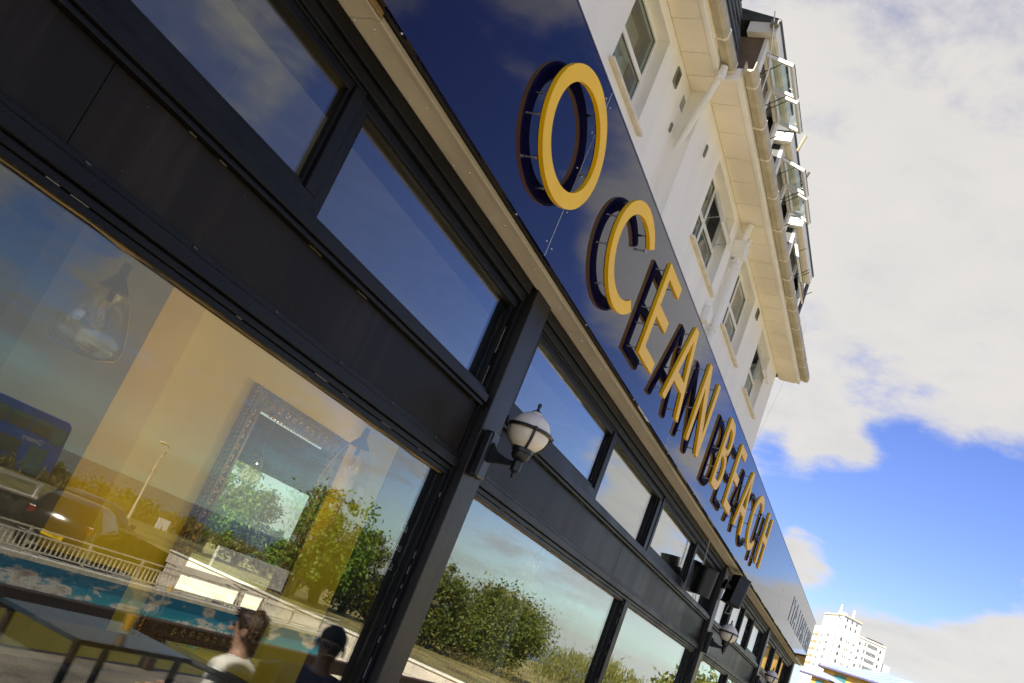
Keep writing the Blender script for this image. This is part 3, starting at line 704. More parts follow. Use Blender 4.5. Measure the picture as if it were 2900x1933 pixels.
def hotel_window(nm, hole, y, cols, zt, opens=(), blind=0.0):
    a, b, c, d_ = hole
    w = MB().frame(a, b, c, d_, .055, y, y + .06).build(nm, UPVC, ht, bevel=0.004)
    xs = [a + .055] + [x for x in cols] + [b - .055]
    bars = MB()
    for x in cols: bars.box(x - .03, x + .03, y + .002, y + .058, c + .056, d_ - .056)
    segs = []
    for i in range(len(xs) - 1):
        u = xs[i] + (.03 if i else 0); v = xs[i + 1] - (.03 if i < len(xs) - 2 else 0)
        bars.box(u + .001, v - .001, y + .004, y + .056, zt - .03, zt + .03); segs.append((u, v))
    bars.build('glazing_bar', UPVC, w, bevel=0.003)
    for i, (u, v) in enumerate(segs):
        for (p, q, row) in ((c + .056, zt - .031, 0), (zt + .031, d_ - .056, 1)):
            if (i, row) in opens:
                sh = MB().frame(u - .02, v + .02, 0, q - p + .03, .05, -.02, .025)
                g = MB().box(u + .03, v - .03, -.002, .004, .05, q - p - .02)
                M_ = Matrix.Translation((0, y - .005, q + .01)) @ Matrix.Rotation(R(-opens[(i, row)]), 4, 'X') @ Matrix.Translation((0, 0, -(q - p + .03)))
                s = sh.build('open_sash', UPVC, None, bevel=0.003); s.matrix_basis = M_; adopt(s, w)
                k = g.build('pane', GLASS2, None); k.matrix_basis = M_; adopt(k, w)
                st = MB()
                for xx in (u + .01, v - .01): st.tube([(xx, y + .02, p + .06), (xx, y - .16, p + .12)], .006, 6)
                st.build('stay', STEEL, w)
            else:
                MB().frame(u, v, p, q, .010, y + .018, y + .022).build('gasket', GASKET, w)
                MB().box(u + .003, v - .003, y + .024, y + .032, p + .003, q - .003).build('pane', GLASS2, w)
    if blind: MB().box(a + .06, b - .06, y + .2, y + .21, d_ - blind, d_ - .02).build('blind', BLIND, w)
    MB().box(a - .05, b + .11, y - .175, y - .122, c - .075, c - .043).build('sill', CREAMSILL, w, bevel=0.006)
    return w
hotel_window('window', W1, 3.57, [], 5.36, blind=.56)
hotel_window('window', (1.8, 2.9, 4.87, 5.88), 3.57, [], 5.36); hotel_window('window', (3.9, 5.0, 4.87, 5.88), 3.57, [], 5.36)
hotel_window('window', W2, 3.37, [9.86], 5.36, {(1, 1): 26}, blind=.3)
hotel_window('window', W3, 3.37, [12.24], 5.36, {}, blind=.5)
hotel_window('window', W4, 3.37, [14.60], 5.36, {(1, 1): 26}, blind=.3)
# soffit of boards and battens, fascia board, gutter with joints
bl = [.8, 1.7, 2.6, 3.5, 4.4, 5.3, 6.15, 7.03, 7.53, 7.90]
br = [7.90, 8.36, 8.89, 9.40, 9.90, 10.42, 10.94, 11.44, 11.96, 12.45, 12.96, 13.45, 13.95, 14.45, 14.95, 15.45, 15.95, 16.52]
for xs, yo, yi in ((bl, 3.09, 3.449), (br, 2.875, 3.249)):
    for u, v in zip(xs, xs[1:]):
        MB().box(u + .0006, v - .0006, yo + .03, (3.449 if u == 7.90 else yi), 6.021, 6.04).build('soffit_board', SOFFIT, ht, bevel=0.003)
        MB().box(v - .022, v + .022, yo + .06, yi - .02, 6.012, 6.0205).build('soffit_batten', SOFFIT, ht)
    MB().box(xs[0], xs[-1], yo - .02, yo + .029, 6.005, 6.16).build('fascia_board', WHITEWALL, ht, bevel=0.003)
    MB().box(xs[0], xs[-1], yo + .03, 4.2, 6.045, 6.15).build('eaves_core', SLATE, ht)
MB().box(7.88, 7.899, 2.875, 3.089, 6.006, 6.16).build('fascia_return', WHITEWALL, ht)
def gutter(xs, y0):
    def sec(e):                                        # square trough with rolled front lip
        a = [(y0 - .004 + e, 6.20), (y0 - .006 + e, 6.085 - e), (y0 - .09, 6.07 - e), (y0 - .118 - e, 6.09 - e), (y0 - .124 - e, 6.195), (y0 - .114, 6.20)]
        return a + [(y0 - .108, 6.10), (y0 - .016, 6.10), (y0 - .012, 6.20)]
    for u, v in zip(xs, xs[1:]):
        MB().prism(sec(0), u + .001, v - .001, 'x').build('gutter_section', GUTTER, ht)
        MB().prism(sec(.005), v - .016, v + .016, 'x').build('gutter_joint', CREAMSILL, ht)
    MB().prism([(y0 - .004, 6.20), (y0 - .006, 6.085), (y0 - .09, 6.07), (y0 - .118, 6.09), (y0 - .124, 6.20)], xs[-1] + .017, xs[-1] + .03, 'x').build('gutter_end', UPVC, ht)
gutter([.8, 3.0, 5.0, 6.4, 7.34, 7.84], 3.06)
gutter([7.80, 8.08, 8.80, 9.42, 10.26, 11.06, 11.89, 12.47, 13.05, 13.52, 14.2, 15.0, 15.8, 16.5], 2.845)
# downpipes
d1 = MB()
d1.tube([(7.74, 3.02, 6.06), (7.76, 3.03, 5.97), (7.84, 3.10, 5.84), (8.17, 3.375, 5.30), (8.20, 3.39, 5.22), (8.20, 3.39, 3.3)], .040, 12)
for (x, y, z) in ((7.76, 3.03, 5.95), (8.20, 3.39, 5.20)): d1.tube([(x, y, z + .05), (x, y, z - .05)], .049, 12)
d1.build('downpipe', UPVC, ht, smooth=True)
d2 = MB()
d2.tube([(11.04, 3.17, 5.55), (11.04, 3.17, 3.3)], .046, 12)
for z in (5.50, 5.44, 4.55, 4.48): d2.tube([(11.04, 3.17, z), (11.04, 3.17, z - .03)], .058, 12)
d2.prism([(10.90, 5.76), (11.18, 5.76), (11.15, 5.62), (11.09, 5.55), (10.99, 5.55), (10.93, 5.62)], 3.08, 3.245, 'y')
d2.tube([(10.96, 3.15, 5.76), (10.93, 3.13, 5.88), (10.90, 3.10, 6.02)], .045, 10)
d2.tube([(11.10, 3.13, 5.76), (11.12, 3.11, 5.90)], .035, 10); d2.tube([(11.16, 3.17, 5.75), (11.19, 3.15, 5.85)], .03, 10)
d2.build('downpipe', UPVC, ht, smooth=True)
d3 = MB(); d3.box(10.62, 10.80, 3.16, 3.249, 4.42, 4.62); d3.build('meter_box', UPVC, ht, bevel=.01)
# wall vents with their louvres
def louvre(x, y, z, w, h, n):
    f = MB().frame(x - w / 2, x + w / 2, z - h / 2, z + h / 2, .012, y - .02, y - .001).build('vent', VENT, ht)
    b = MB().box(x - w / 2 + .012, x + w / 2 - .012, y - .004, y - .001, z - h / 2 + .012, z + h / 2 - .012)
    for i in range(n):
        zz = z - h / 2 + .02 + (h - .04) * i / max(1, n - 1)
        b.obox((x, y - .012, zz), (1, 0, 0), (0, .8, .6), (0, -.6, .8), w / 2 - .013, .008, .002)
    b.build('louvre', VENT, f)
louvre(7.66, 3.45, 5.80, .13, .19, 8); louvre(13.38, 3.25, 5.84, .16, .15, 5); louvre(8.68, 3.25, 5.62, .05, .14, 5); louvre(7.98, 3.45, 5.40, .04, .10, 3)
g = MB()
for i in range(6):
    for j in range(7): g.box(8.00 + i * .022, 8.012 + i * .022, 3.446, 3.4495, 5.70 + j * .022, 5.712 + j * .022)
g.build('vent', VENT, ht)
# mansard of individual slates
MB().prism([(3.13, 6.12), (3.80, 8.9), (4.4, 8.9), (4.4, 6.12)], .9, 8.9, 'x').build('mansard', SLATE, ht)
MB().prism([(3.30, 6.12), (3.66, 8.0), (4.4, 8.0), (4.4, 6.12)], 8.9, 16.3, 'x').build('mansard', SLATE, ht)
n_ = Vector((0, -math.cos(R(13.5)), math.sin(R(13.5)))); up_ = Vector((0, math.sin(R(13.5)), math.cos(R(13.5))))
sl_me = MB().obox((0, 0, 0), (1, 0, 0), up_.lerp(-n_, .07).normalized(), n_, .104, .125, .006).mesh('slate', SLATE)
for r_ in range(13):
    z = 6.30 + r_ * .19; y = 3.13 + (z - 6.12) * (.67 / 2.78) - .012
    for i in range(16):
        x = 5.6 + i * .215 + (.107 if r_ % 2 else 0)
        if x > 8.92: continue
        place('slate', sl_me, ht, (x, y + rng.normal() * .002, z))
# ------------------------------------------------ dormers
def dormer(x0, x1, nwin, ang, brown):
    y = 3.25
    dm = MB().box(x0, x1, y, y + .05, 6.2, 7.08).build('dormer', UPVC, ht)
    hd = MB(); hd.box(x0, x1, y, y + .05, 7.74, 7.86); hd.box(x0, x0 + .10, y - .004, y + .05, 7.081, 7.739); hd.box(x1 - .10, x1, y - .004, y + .05, 7.081, 7.739)
    hd.build('corner_trim', UPVC, dm, bevel=0.004)
    MB().box(x0 + .003, x0 + .03, y + .051, y + 1.2, 6.2, 7.86).build('cheek', BROWNCHEEK if brown else SLATE, dm)
    MB().box(x1 - .03, x1 - .003, y + .051, y + 1.2, 6.2, 7.86).build('cheek', SLATE, dm)
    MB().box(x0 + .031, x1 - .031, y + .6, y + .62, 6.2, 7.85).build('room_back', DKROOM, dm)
    e = MB(); e.box(x0 - .10, x1 + .10, y - .10, y + .28, 7.865, 8.03)
    e.build('eaves_box', UPVC, dm, bevel=0.006)
    MB().prism([(y - .115, 8.031), (y - .115, 8.07), (y + .9, 8.33), (y + 1.5, 8.33), (y + 1.5, 8.031)], x0 - .12, x1 + .12, 'x').build('dormer_roof', SLATE, dm)
    MB().box(x0 - .02, x1 + .02, y - .075, y - .02, 7.845, 7.864).build('eaves_bead', CREAMSILL, dm)
    w = (x1 - x0 - .2) / nwin
    for i in range(nwin):
        a = x0 + .1 + i * w; b = a + w
        MB().frame(a + .004, b - .004, 7.082, 7.738, .05, y + .004, y + .046).build('dormer_window', UPVC, dm, bevel=0.003)
        MB().box(a + .055, b - .055, y + .006, y + .044, 7.28, 7.325).build('glazing_bar', UPVC, dm)
        MB().box(a + .06, b - .06, y + .02, y + .026, 7.135, 7.279).build('pane', GLASS2, dm)
        h = .39
        M_ = Matrix.Translation((0, y - .008, 7.715)) @ Matrix.Rotation(R(-ang[i]), 4, 'X') @ Matrix.Translation((0, 0, -h))
        s = MB().frame(a + .03, b - .03, 0, h, .042, -.022, .022).build('open_sash', UPVC, None, bevel=0.003); s.matrix_basis = M_; adopt(s, dm)
        s = MB().frame(a + .032, b - .032, -.004, h + .004, .018, -.030, -.0225).build('sash_drip', GASKET, None); s.matrix_basis = M_; adopt(s, dm)
        s = MB().box(a + .073, b - .073, -.003, .003, .043, h - .043).build('pane', GLASS2, None); s.matrix_basis = M_; adopt(s, dm)
        st = MB()
        for xx in (a + .05, b - .05): st.tube([(xx, y + .01, 7.42), (xx, y - .22, 7.60)], .007, 6)
        st.build('stay', GASKET, dm)
        s = MB().tube([(b - .2, .0, .05), (b - .24, .03, .08), (b - .28, .0, .05)], .006, 6).build('sash_handle', UPVC, None); s.matrix_basis = M_; adopt(s, dm)
    return dm
dormer(9.42, 11.10, 2, (70, 70), True)
dormer(11.71, 13.45, 2, (66, 62), False)
dormer(14.12, 16.05, 2, (22, 16), False)
# eaves of the taller left wing and odds and ends on the roof
lw = MB(); lw.box(5.0, 9.2, 3.42, 3.75, 8.62, 8.80); lw.build('upper_eaves', UPVC, ht, bevel=.006)
gx = MB()
gx.prism([(3.42 - .06 + .06 * math.cos(a), 8.74 + .08 * math.sin(a)) for a in [math.pi + math.pi * i / 8 for i in range(9)]], 5, 9.2, 'x')
gx.build('gutter_section', GUTTER, ht)
MB().prism([(3.36, 8.81), (3.36, 8.86), (4.6, 9.3), (4.6, 8.81)], 5, 9.25, 'x').build('upper_roof', SLATE, ht)
MB().box(9.24, 9.30, 3.14, 3.24, 7.93, 8.0).build('junction_box', VENT, ht)
MB().tube([(9.2, 3.22, 8.1), (9.45, 3.12, 7.4), (9.62, 3.16, 6.7)], .008, 6).build('roof_cable', UPVC, ht)
MB().tube([(11.7, 2.99, 8.05), (11.74, 3.05, 7.80)], .022, 8).build('vent_pipe', GUTTER, ht)
MB().tube([(12.6, 2.99, 8.02), (12.62, 3.05, 7.80)], .022, 8).build('vent_pipe', LEAD, ht)
MB().tube([(16.17, 3.2, 7.86), (16.17, 3.22, 6.2)], .035, 8).build('soil_pipe', LEAD, ht)
MB().tube([(16.19, 3.24, 4.6), (15.9, 2.95, 6.35), (15.6, 2.90, 6.9)], .0025, 5).build('aerial_cable', UPVC, ht)

# ================================================================== wall lamps on the pillars
def wall_lamp(x, label, first=True):
    g = (x, 2.45, 1.19)
    t = thing('wall_lamp', label, 'wall lamp', (x, 2.73, .96), 'globe lamps on the pillars')
    bx = MB().box(x - .065, x + .065, 2.655, 2.728, .80, 1.12).build('mounting_box', CASTIRON, t, bevel=.018)
    br_ = MB()
    prof = [(2.655, 1.06), (2.61, 1.01), (2.54, .985), (2.474, .978), (2.474, .945), (2.55, .935), (2.655, .92)]
    br_.prism(prof, x - .014, x + .014, 'x'); br_.build('bracket', CASTIRON, t, bevel=.004)
    cup = MB()
    cup.lathe([(.004, .872), (.013, .884), (.011, .902), (.02, .914), (.033, .922), (.034, .985), (.028, .992), (.046, 1.0), (.060, 1.018), (.062, 1.045), (.070, 1.05), (.073, 1.082), (.06, 1.092)], (g[0], g[1], 0), 24)
    cup.build('base_cup', CASTIRON, t, smooth=True)
    MB().ball((g[0], g[1], g[2]), .135, 32, 20).build('globe', OPAL, t, smooth=True)
    rg = MB()
    pr = [(.136, -.011), (.150, -.012), (.157, 0), (.150, .010), (.136, .010)]
    rg.lathe(pr, (g[0], g[1], g[2] + .012), 40)
    rg.build('cage_ring', CASTIRON, t, smooth=True)
    for k in range(4):
        a = R(35 + 90 * k); pts = []
        for i in range(11):
            th = R(4 + i * 6.2); r_ = .142
            pts.append((g[0] + r_ * math.cos(th) * math.cos(a), g[1] + r_ * math.cos(th) * math.sin(a), g[2] - r_ * math.sin(th) + .008))
        MB().tube(pts, .010, 6).build('cage_rib', CASTIRON, t, smooth=True)
        lug = MB().ball((g[0] + .155 * math.cos(a), g[1] + .155 * math.sin(a), g[2] + .012), .015, 8, 6); lug.build('cage_lug', CASTIRON, t, smooth=True)
    tp = MB().lathe([(.036, .120), (.036, .138), (.026, .141)], g, 20); tp.build('globe_neck', OPAL, t, smooth=True)
    fn = MB().lathe([(.032, .139), (.032, .145), (.014, .153), (.008, .170), (.012, .180), (.015, .191), (.008, .203), (.002, .206)], g, 14)
    fn.build('finial', CASTIRON, t, smooth=True)
wall_lamp(5.34, 'large cream globe lamp in a black cage on the nearest pillar')
wall_lamp(14.72, 'smaller globe lamp below the two loudspeakers on the second pillar')
wall_lamp(21.34, 'smallest and farthest globe lamp at the bottom edge of the picture')

# ================================================================== loudspeakers either side of the second pillar
def speaker(c, yaw, label, k=1.0):
    t = thing('loudspeaker', label, 'loudspeaker', c, 'loudspeakers on the second pillar')
    Mx = Matrix.Translation(c) @ Matrix.Rotation(yaw, 4, 'Z') @ Matrix.Rotation(R(8), 4, 'X') @ Matrix.Scale(k, 4)
    cb = MB(); n = 12
    prof = [(-.14, .12), (.14, .12)] + [(.14 * math.cos(math.pi * i / n) , -.05 - .09 * math.sin(math.pi * i / n)) for i in range(n + 1)]
    cb.prism(prof, -.21, .21, 'z'); o1 = cb.build('cabinet', SPKR, None, bevel=.006); o1.matrix_basis = Mx; adopt(o1, t)
    for z0, z1 in ((.211, .235), (-.235, -.211)):
        e = MB().prism([(p[0] * 1.03, p[1] * 1.03) for p in prof], z0, z1, 'z').build('end_cap', SPKR, None, bevel=.004); e.matrix_basis = Mx; adopt(e, t)
    br_ = MB().box(-.02, .02, .12, .24, -.03, .03).box(-.05, .05, .235, .25, -.08, .08).build('bracket', SPKR, None); br_.matrix_basis = Mx; adopt(br_, t)
    return t
speaker((12.56, 2.575, 1.545), R(-48), 'black loudspeaker on the near side of the second pillar', .80)
speaker((14.72, 2.52, 1.83), R(40), 'black loudspeaker on the far side of the second pillar under the sign', .95)
cb = MB().tube([(14.62, 2.62, 2.12), (14.70, 2.66, 2.0), (14.84, 2.62, 1.85), (14.88, 2.60, 1.6), (14.86, 2.62, 1.48), (14.95, 2.56, 1.50), (14.98, 2.54, 1.6)], .008, 6).tube([(12.62, 2.70, 2.10), (12.68, 2.70, 1.9), (12.66, 2.70, 1.5), (12.62, 2.69, 1.36)], .008, 6)
tag(cb.build('speaker_cable', CABLE, None, smooth=True), 'thin grey cables looping down the second pillar between the loudspeakers', 'cable')
# ================================================================== far buildings
tw = thing('apartment_tower', 'tall white apartment tower with stepped roofs far beyond the end of the sign', 'tower block', (350, 23, -2.6))
C0 = Vector((350, 23)); LL = Vector((364, 30.2)); RR = Vector((358, 17.1)); RW = Vector((365, 7.9)); FW = Vector((370.5, 4.8)); LW = Vector((369.5, 33.2))
bk1 = LL + RR - C0
def fp_prism(pts, z0, z1): return MB().prism([tuple(p) for p in pts], z0, z1, 'z')
fp_prism([C0, LL, bk1, RR], -2.6, 48.0).build('core_block', TOWERW, tw)
dv = (LL - C0).normalized() * 15
fp_prism([RR + (RW - RR) * .002, RR + dv, RW + dv, RW], -2.6, 43.6).build('wing_block', TOWERW, tw)
fp_prism([RW + (FW - RW) * .004 + dv * .05, RW + dv, FW + dv, FW + dv * .05], -2.6, 38.6).build('end_block', TOWERW, tw)
dr = (bk1 - LL).normalized() * 12
fp_prism([LL + (LW - LL) * .003, LL + dr, LW + dr, LW], -2.6, 43.6).build('balcony_block', TOWERW, tw)
# parapets, masts, roof plant
for (a, b, z) in ((C0, LL, 48.0), (C0, RR, 48.0), (RR, RW, 43.6)):
    u = (b - a).normalized(); n = Vector((u.y, -u.x)); m = (a + b) / 2
    MB().obox((m.x, m.y, z + .25), (u.x, u.y, 0), (n.x, n.y, 0), (0, 0, 1), (b - a).length / 2 - .1, .25, .24).build('parapet', CREAMSILL, tw)
MB().tube([(352.0, 24.5, 48.1), (352, 24.5, 49.4)], .55, 10).tube([(352, 24.5, 49.41), (352, 24.5, 51.6)], [.35, .22], 8).build('roof_mast', TOWERW, tw)
MB().tube([(354.3, 20.2, 48.1), (354.3, 20.2, 51.2)], .42, 10).build('roof_mast', TOWERW, tw)
MB().box(350.8, 352.2, 22.2, 23.4, 48.1, 49.0).build('roof_plant', CREAMSILL, tw)
m = RR.lerp(RW, .62); u = (RW - RR).normalized()
MB().obox((m.x + 1.5, m.y + .8, 44.2), (u.x, u.y, 0), (-u.y, u.x, 0), (0, 0, 1), 3.2, 1.0, .55).build('roof_plant', TROOF, tw)
WM = {}
def twin(a, b, s, z, w, h, m=TWIN, nm='window'):
    u = (b - a).normalized(); n = Vector((u.y, -u.x))
    if (n.x * (0 - a.x) + n.y * (0 - a.y)) < 0: n = -n
    key = (w, h, m.name, round(u.x, 3))
    if key not in WM:
        WM[key] = MB().obox((0, 0, 0), (u.x, u.y, 0), (n.x, n.y, 0), (0, 0, 1), w / 2, .04, h / 2).mesh(nm, m)
    p = a + u * s
    place(nm, WM[key], tw, (p.x + n.x * .03, p.y + n.y * .03, z))
for z in [46.8, 46.1, 44.3, 43.5] + [41.9 - .87 * i for i in range(16)]:
    twin(LL, C0, 13.8, z, .62, .46)
for z in [40.7, 38.05, 35.4, 32.8, 30.1]:
    twin(LL, C0, 7.5, z, .75, .95); twin(LL, C0, 6.6, z, .3, .95); twin(LL, C0, 8.4, z, .3, .95)
    twin(LL, C0, 2.4, z - .3, .8, 1.1)
twin(LL, C0, 8.4, 44.4, .6, .6)
for s in (2.3, 4.9, 7.5):
    for z in (47.0, 44.75): twin(C0, RR, s, z, .55, 1.05)
for z in [40.1, 37.5, 35.0, 32.4, 29.8]:
    twin(C0, RR, 1.7, z, .8, 1.1); twin(C0, RR, 4.6, z, .25, .9, VENT); twin(C0, RR, 5.7, z, .25, .9, VENT); twin(C0, RR, 8.3, z, .9, .35, VENT)
    twin(RR, RW, 1.1, z + 1.5, .7, 1.1); twin(RR, RW, 9.7, z + 1.6, .75, 1.2)
    for k in range(8): twin(RR, RW, 4.4 + k * .52, z + 2.0, .38, 1.3)
    for k in range(2): twin(RR, RW, 3.1 + k * .45, z + 2.0, .3, 1.3)
for i, z in enumerate([41.0, 38.4, 35.8, 33.2, 30.6]):
    if i % 1 == 0:
        twin(LL, LW, 2.0, z - .6, 3.2, .95, TBALC, 'balcony'); twin(LL, LW, 5.0, z - .6, 2.2, .95, TBALC, 'balcony')
        for k in range(4): twin(LL, LW, 1.2 + k * 1.1, z + .55, .42, .8)
# blue roofed ochre building in front of it
yb = thing('ochre_building', 'ochre brick building with a hipped blue metal roof in front of the white tower', 'building', (74, 4, -2.6))
A = Vector((75, 5.7)); u = Vector((-.53, -.848)).normalized(); v = Vector((.848, -.53))
def P(a, b, z): q = A + u * a + v * b; return (q.x, q.y, z + .4)
MB().prism([P(.3, .3, 0)[:2], P(7.7, .3, 0)[:2], P(7.7, 6.7, 0)[:2], P(.3, 6.7, 0)[:2]], -2.8, 6.18, 'z').build('wall', YELBRICK, yb)
rf = MB()
E = [P(0, 0, 5.86), P(8, 0, 5.86), P(8, 7, 5.86), P(0, 7, 5.86)]; R1 = P(2.2, 3.5, 7.0); R2 = P(5.2, 3.5, 7.0)
rf.poly([E[0], E[1], R2, R1]); rf.poly([E[1], E[2], R2]); rf.poly([E[2], E[3], R1, R2]); rf.poly([E[3], E[0], R1]); rf.poly(E[::-1])
rf.build('roof', BLUEROOF, yb)
ss = MB()
def lerp3(p, q, t): return tuple(a + (b - a) * t for a, b in zip(p, q))
for i in range(1, 22):
    t = i / 22; e = lerp3(E[0], E[1], t); a = t * 8
    if a < 2.2: top = lerp3(E[0], R1, a / 2.2)
    elif a > 5.2: top = lerp3(E[1], R2, (8 - a) / 2.8)
    else: top = lerp3(R1, R2, (a - 2.2) / 3)
    ss.tube([tuple(np.add(e, (0, 0, .02))), tuple(np.add(top, (0, 0, .02)))], .022, 4)
for i in range(1, 9):
    t = i / 9; e = lerp3(E[3], E[0], t); top = lerp3(E[3], R1, t * 2) if t < .5 else lerp3(R1, E[0], t * 2 - 1)
    ss.tube([tuple(np.add(e, (0, 0, .02))), tuple(np.add(top, (0, 0, .02)))], .022, 4)
ss.build('roof_seam', BLUEROOF, yb, kind='stuff')
tr = MB()
for a, b in ((E[0], E[1]), (E[3], E[0])): tr.tube([tuple(np.add(a, (0, 0, -.06))), tuple(np.add(b, (0, 0, -.06)))], .09, 6)
tr.build('gutter', VIOLTRIM, yb)
for (a, b, z0, z1) in ((1.3, 2.3, 4.3, 5.6), (3.3, 4.6, 4.3, 5.45), (5.6, 6.8, 4.3, 5.45), (1.3, 2.3, 1.5, 2.8), (3.3, 4.6, 1.5, 2.8)):
    MB().prism([P(a, .26, 0)[:2], P(b, .26, 0)[:2], P(b, .35, 0)[:2], P(a, .35, 0)[:2]], z0 + .4, z1 + .4, 'z').build('window', TEALWIN, yb)
# nearer wing with its own lower roof
A2 = Vector((66, 5.5))
def P2(a, b, z): q = A2 + u * a + v * b; return (q.x, q.y, z + .35)
MB().prism([P2(.2, .2, 0)[:2], P2(1.5, .2, 0)[:2], P2(1.5, 4, 0)[:2], P2(.2, 4, 0)[:2]], -2.8, 4.71, 'z').build('wall', YELBRICK, yb)
E2 = [P2(-.6, 0, 4.42), P2(1.65, 0, 4.42), P2(1.65, 4.2, 4.42), P2(-.6, 4.2, 4.42)]; T1 = P2(-.3, 1.2, 4.95); T2 = P2(-.3, 3, 4.95)
rf = MB(); rf.poly([E2[0], E2[1], T1]); rf.poly([E2[1], E2[2], T2, T1]); rf.poly([E2[2], E2[3], T2]); rf.poly([E2[3], E2[0], T1, T2]); rf.poly(E2[::-1])
rf.build('roof', BLUEROOF, yb)
MB().tube([tuple(np.add(E2[0], (0, 0, -.05))), tuple(np.add(E2[1], (0, 0, -.05)))], .07, 6).build('gutter', VIOLTRIM, yb)
MB().prism([P2(.6, .16, 0)[:2], P2(1.2, .16, 0)[:2], P2(1.2, .25, 0)[:2], P2(.6, .25, 0)[:2]], 3.45, 4.55, 'z').build('window', TEALWIN, yb)

# ================================================================== things inside the restaurant
wm = thing('wall_mirror', 'tall mirror in a carved gilt frame standing against the mustard pier', 'mirror', (7.47, 5.8, -1.2))
X0, X1, Z0, Z1 = 6.60, 8.36, -1.22, 1.18; Y0 = 5.80; fw = .20
def frame_side(a, b, n, up):                    # carved moulding: stepped profile, twisted rope and leaf bosses
    a = Vector(a); b = Vector(b); L = (b - a).length; t = (b - a).normalized(); inn = Vector(up)
    mb = MB(); c = (a + b) / 2
    mb.obox(c + inn * fw * .5, t, inn, (0, 1, 0), L / 2, fw / 2, .02)
    mb.obox(c + inn * fw * .86 + Vector((0, -.03, 0)), t, inn, (0, 1, 0), L / 2 - fw * .86, .02, .014)
    mb.obox(c + inn * fw * .30 + Vector((0, -.035, 0)), t, inn, (0, 1, 0), L / 2 - fw * .3, .016, .02)
    o1 = mb.build('frame', GILT, wm, bevel=.006)
    bo = MB(); k = int(L / .045)
    for i in range(k):
        p = a + t * (L * (i + .5) / k) + inn * fw * .13 + Vector((0, -.03, 0))
        d_ = (t * .8 + inn * .6).normalized()
        bo.tube([p - d_ * .026, p, p + d_ * .026], [.005, .013, .005], 5)
    k = int((L - 2 * fw) / .11)
    for i in range(k):
        p = a + t * (fw + (L - 2 * fw) * (i + .5) / k) + inn * fw * .58 + Vector((0, -.028, 0))
        for q in range(5):                          # acanthus scroll: a curl of overlapping lobes
            a_ = q * 1.25 + i * .9
            c_ = p + (t * math.cos(a_) + inn * math.sin(a_)) * (.012 + .006 * q)
            bo.ball(tuple(c_), .011 + .003 * ((q + i) % 3), 6, 4, (1, .7, 1))
    for i in range(int(L / .06)):
        p = a + t * (.06 * i + .03) + inn * fw * .98 + Vector((0, -.02, 0))
        if fw < .06 * i + .03 < L - fw: bo.ball(tuple(p), .013, 6, 4)
    bo.build('carving', GILT2, o1, smooth=True)
frame_side((X0, Y0, Z0), (X0, Y0, Z1), 1, (1, 0, 0)); frame_side((X1, Y0, Z1), (X1, Y0, Z0), 1, (-1, 0, 0))
frame_side((X0 + fw, Y0, Z1), (X1 - fw, Y0, Z1), 1, (0, 0, -1)); frame_side((X1 - fw, Y0, Z0), (X0 + fw, Y0, Z0), 1, (0, 0, 1))
MB().box(X0 + fw - .01, X1 - fw + .01, 5.800, 5.812, Z0 + fw - .01, Z1 - fw + .01).build('mirror_glass', MIRROR, wm)
def pendant(x, y, zt, zb, r, label, aim=None):
    t = thing('pendant_lamp', label, 'pendant lamp', (x, y, zt), 'blown glass pendants over the window tables')
    MB().tube([(x, y, 2.06), (x, y, zt + .07)], .005, 5).build('flex', CABLE, t)
    MB().lathe([(.02, zt + .09), (.025, zt + .02), (.075, zt - .05)], (x, y, 0), 16).build('lamp_cap', CASTIRON, t, smooth=True)
    h = zt - .05 - zb
    prof = [(.07, zt - .05), (r * .62, zt - .05 - h * .15), (r * .85, zt - .05 - h * .45), (r, zt - .05 - h * .75), (r * .92, zt - .05 - h * .9), (r * .55, zb + .005), (.01, zb)]
    sh = MB(); sh.lathe(prof[::-1], (x, y, 0), 28)
    sh.build('glass_shade', AMBER, t, smooth=True)
    b_ = MB(); b_.lathe([(.012, zt - .06), (.016, zt - .10), (.030, zt - .16), (.028, zt - .20), (.004, zt - .24)], (x, y, 0), 14)
    b_.build('bulb', AMBER, t, smooth=True)
    MB().tube([(x, y, zt - .05), (x, y, zt - .11)], .016, 10).build('lamp_holder', GILT, t)
    MB().tube([(x - .012, y, zt - .12), (x - .006, y, zt - .19), (x + .006, y, zt - .19), (x + .012, y, zt - .12)], .003, 5).build('filament', GOLD, t)
    if aim:                                        # added spot hidden in the holder, brightens the pier while the bulb stays unlit
        ld = bpy.data.lights.new('added_pier_spot', 'SPOT'); ld.energy = aim[3]; ld.color = (1.0, 0.80, 0.50); ld.spot_size = R(62); ld.spot_blend = .6; ld.shadow_soft_size = .004
        lo = bpy.data.objects.new('added_pier_spot', ld); col.objects.link(lo); p_ = Vector((x, y + .03, zt - .14))
        lo.matrix_basis = Matrix.Translation(p_) @ (Vector(aim[:3]) - p_).to_track_quat('-Z', 'Y').to_matrix().to_4x4(); adopt(lo, t)
pendant(2.95, 3.62, .79, .40, .17, 'round amber glass pendant at the left of the big window', (7.3, 5.84, .75, 74))
pendant(5.36, 3.62, .80, .36, .17, 'amber glass pendant with a dark cap hanging before the gilt mirror')
pendant(9.6, 3.75, .86, .45, .15, 'faint amber pendant seen beyond the nearest pillar', (7.2, 5.84, .75, 34))

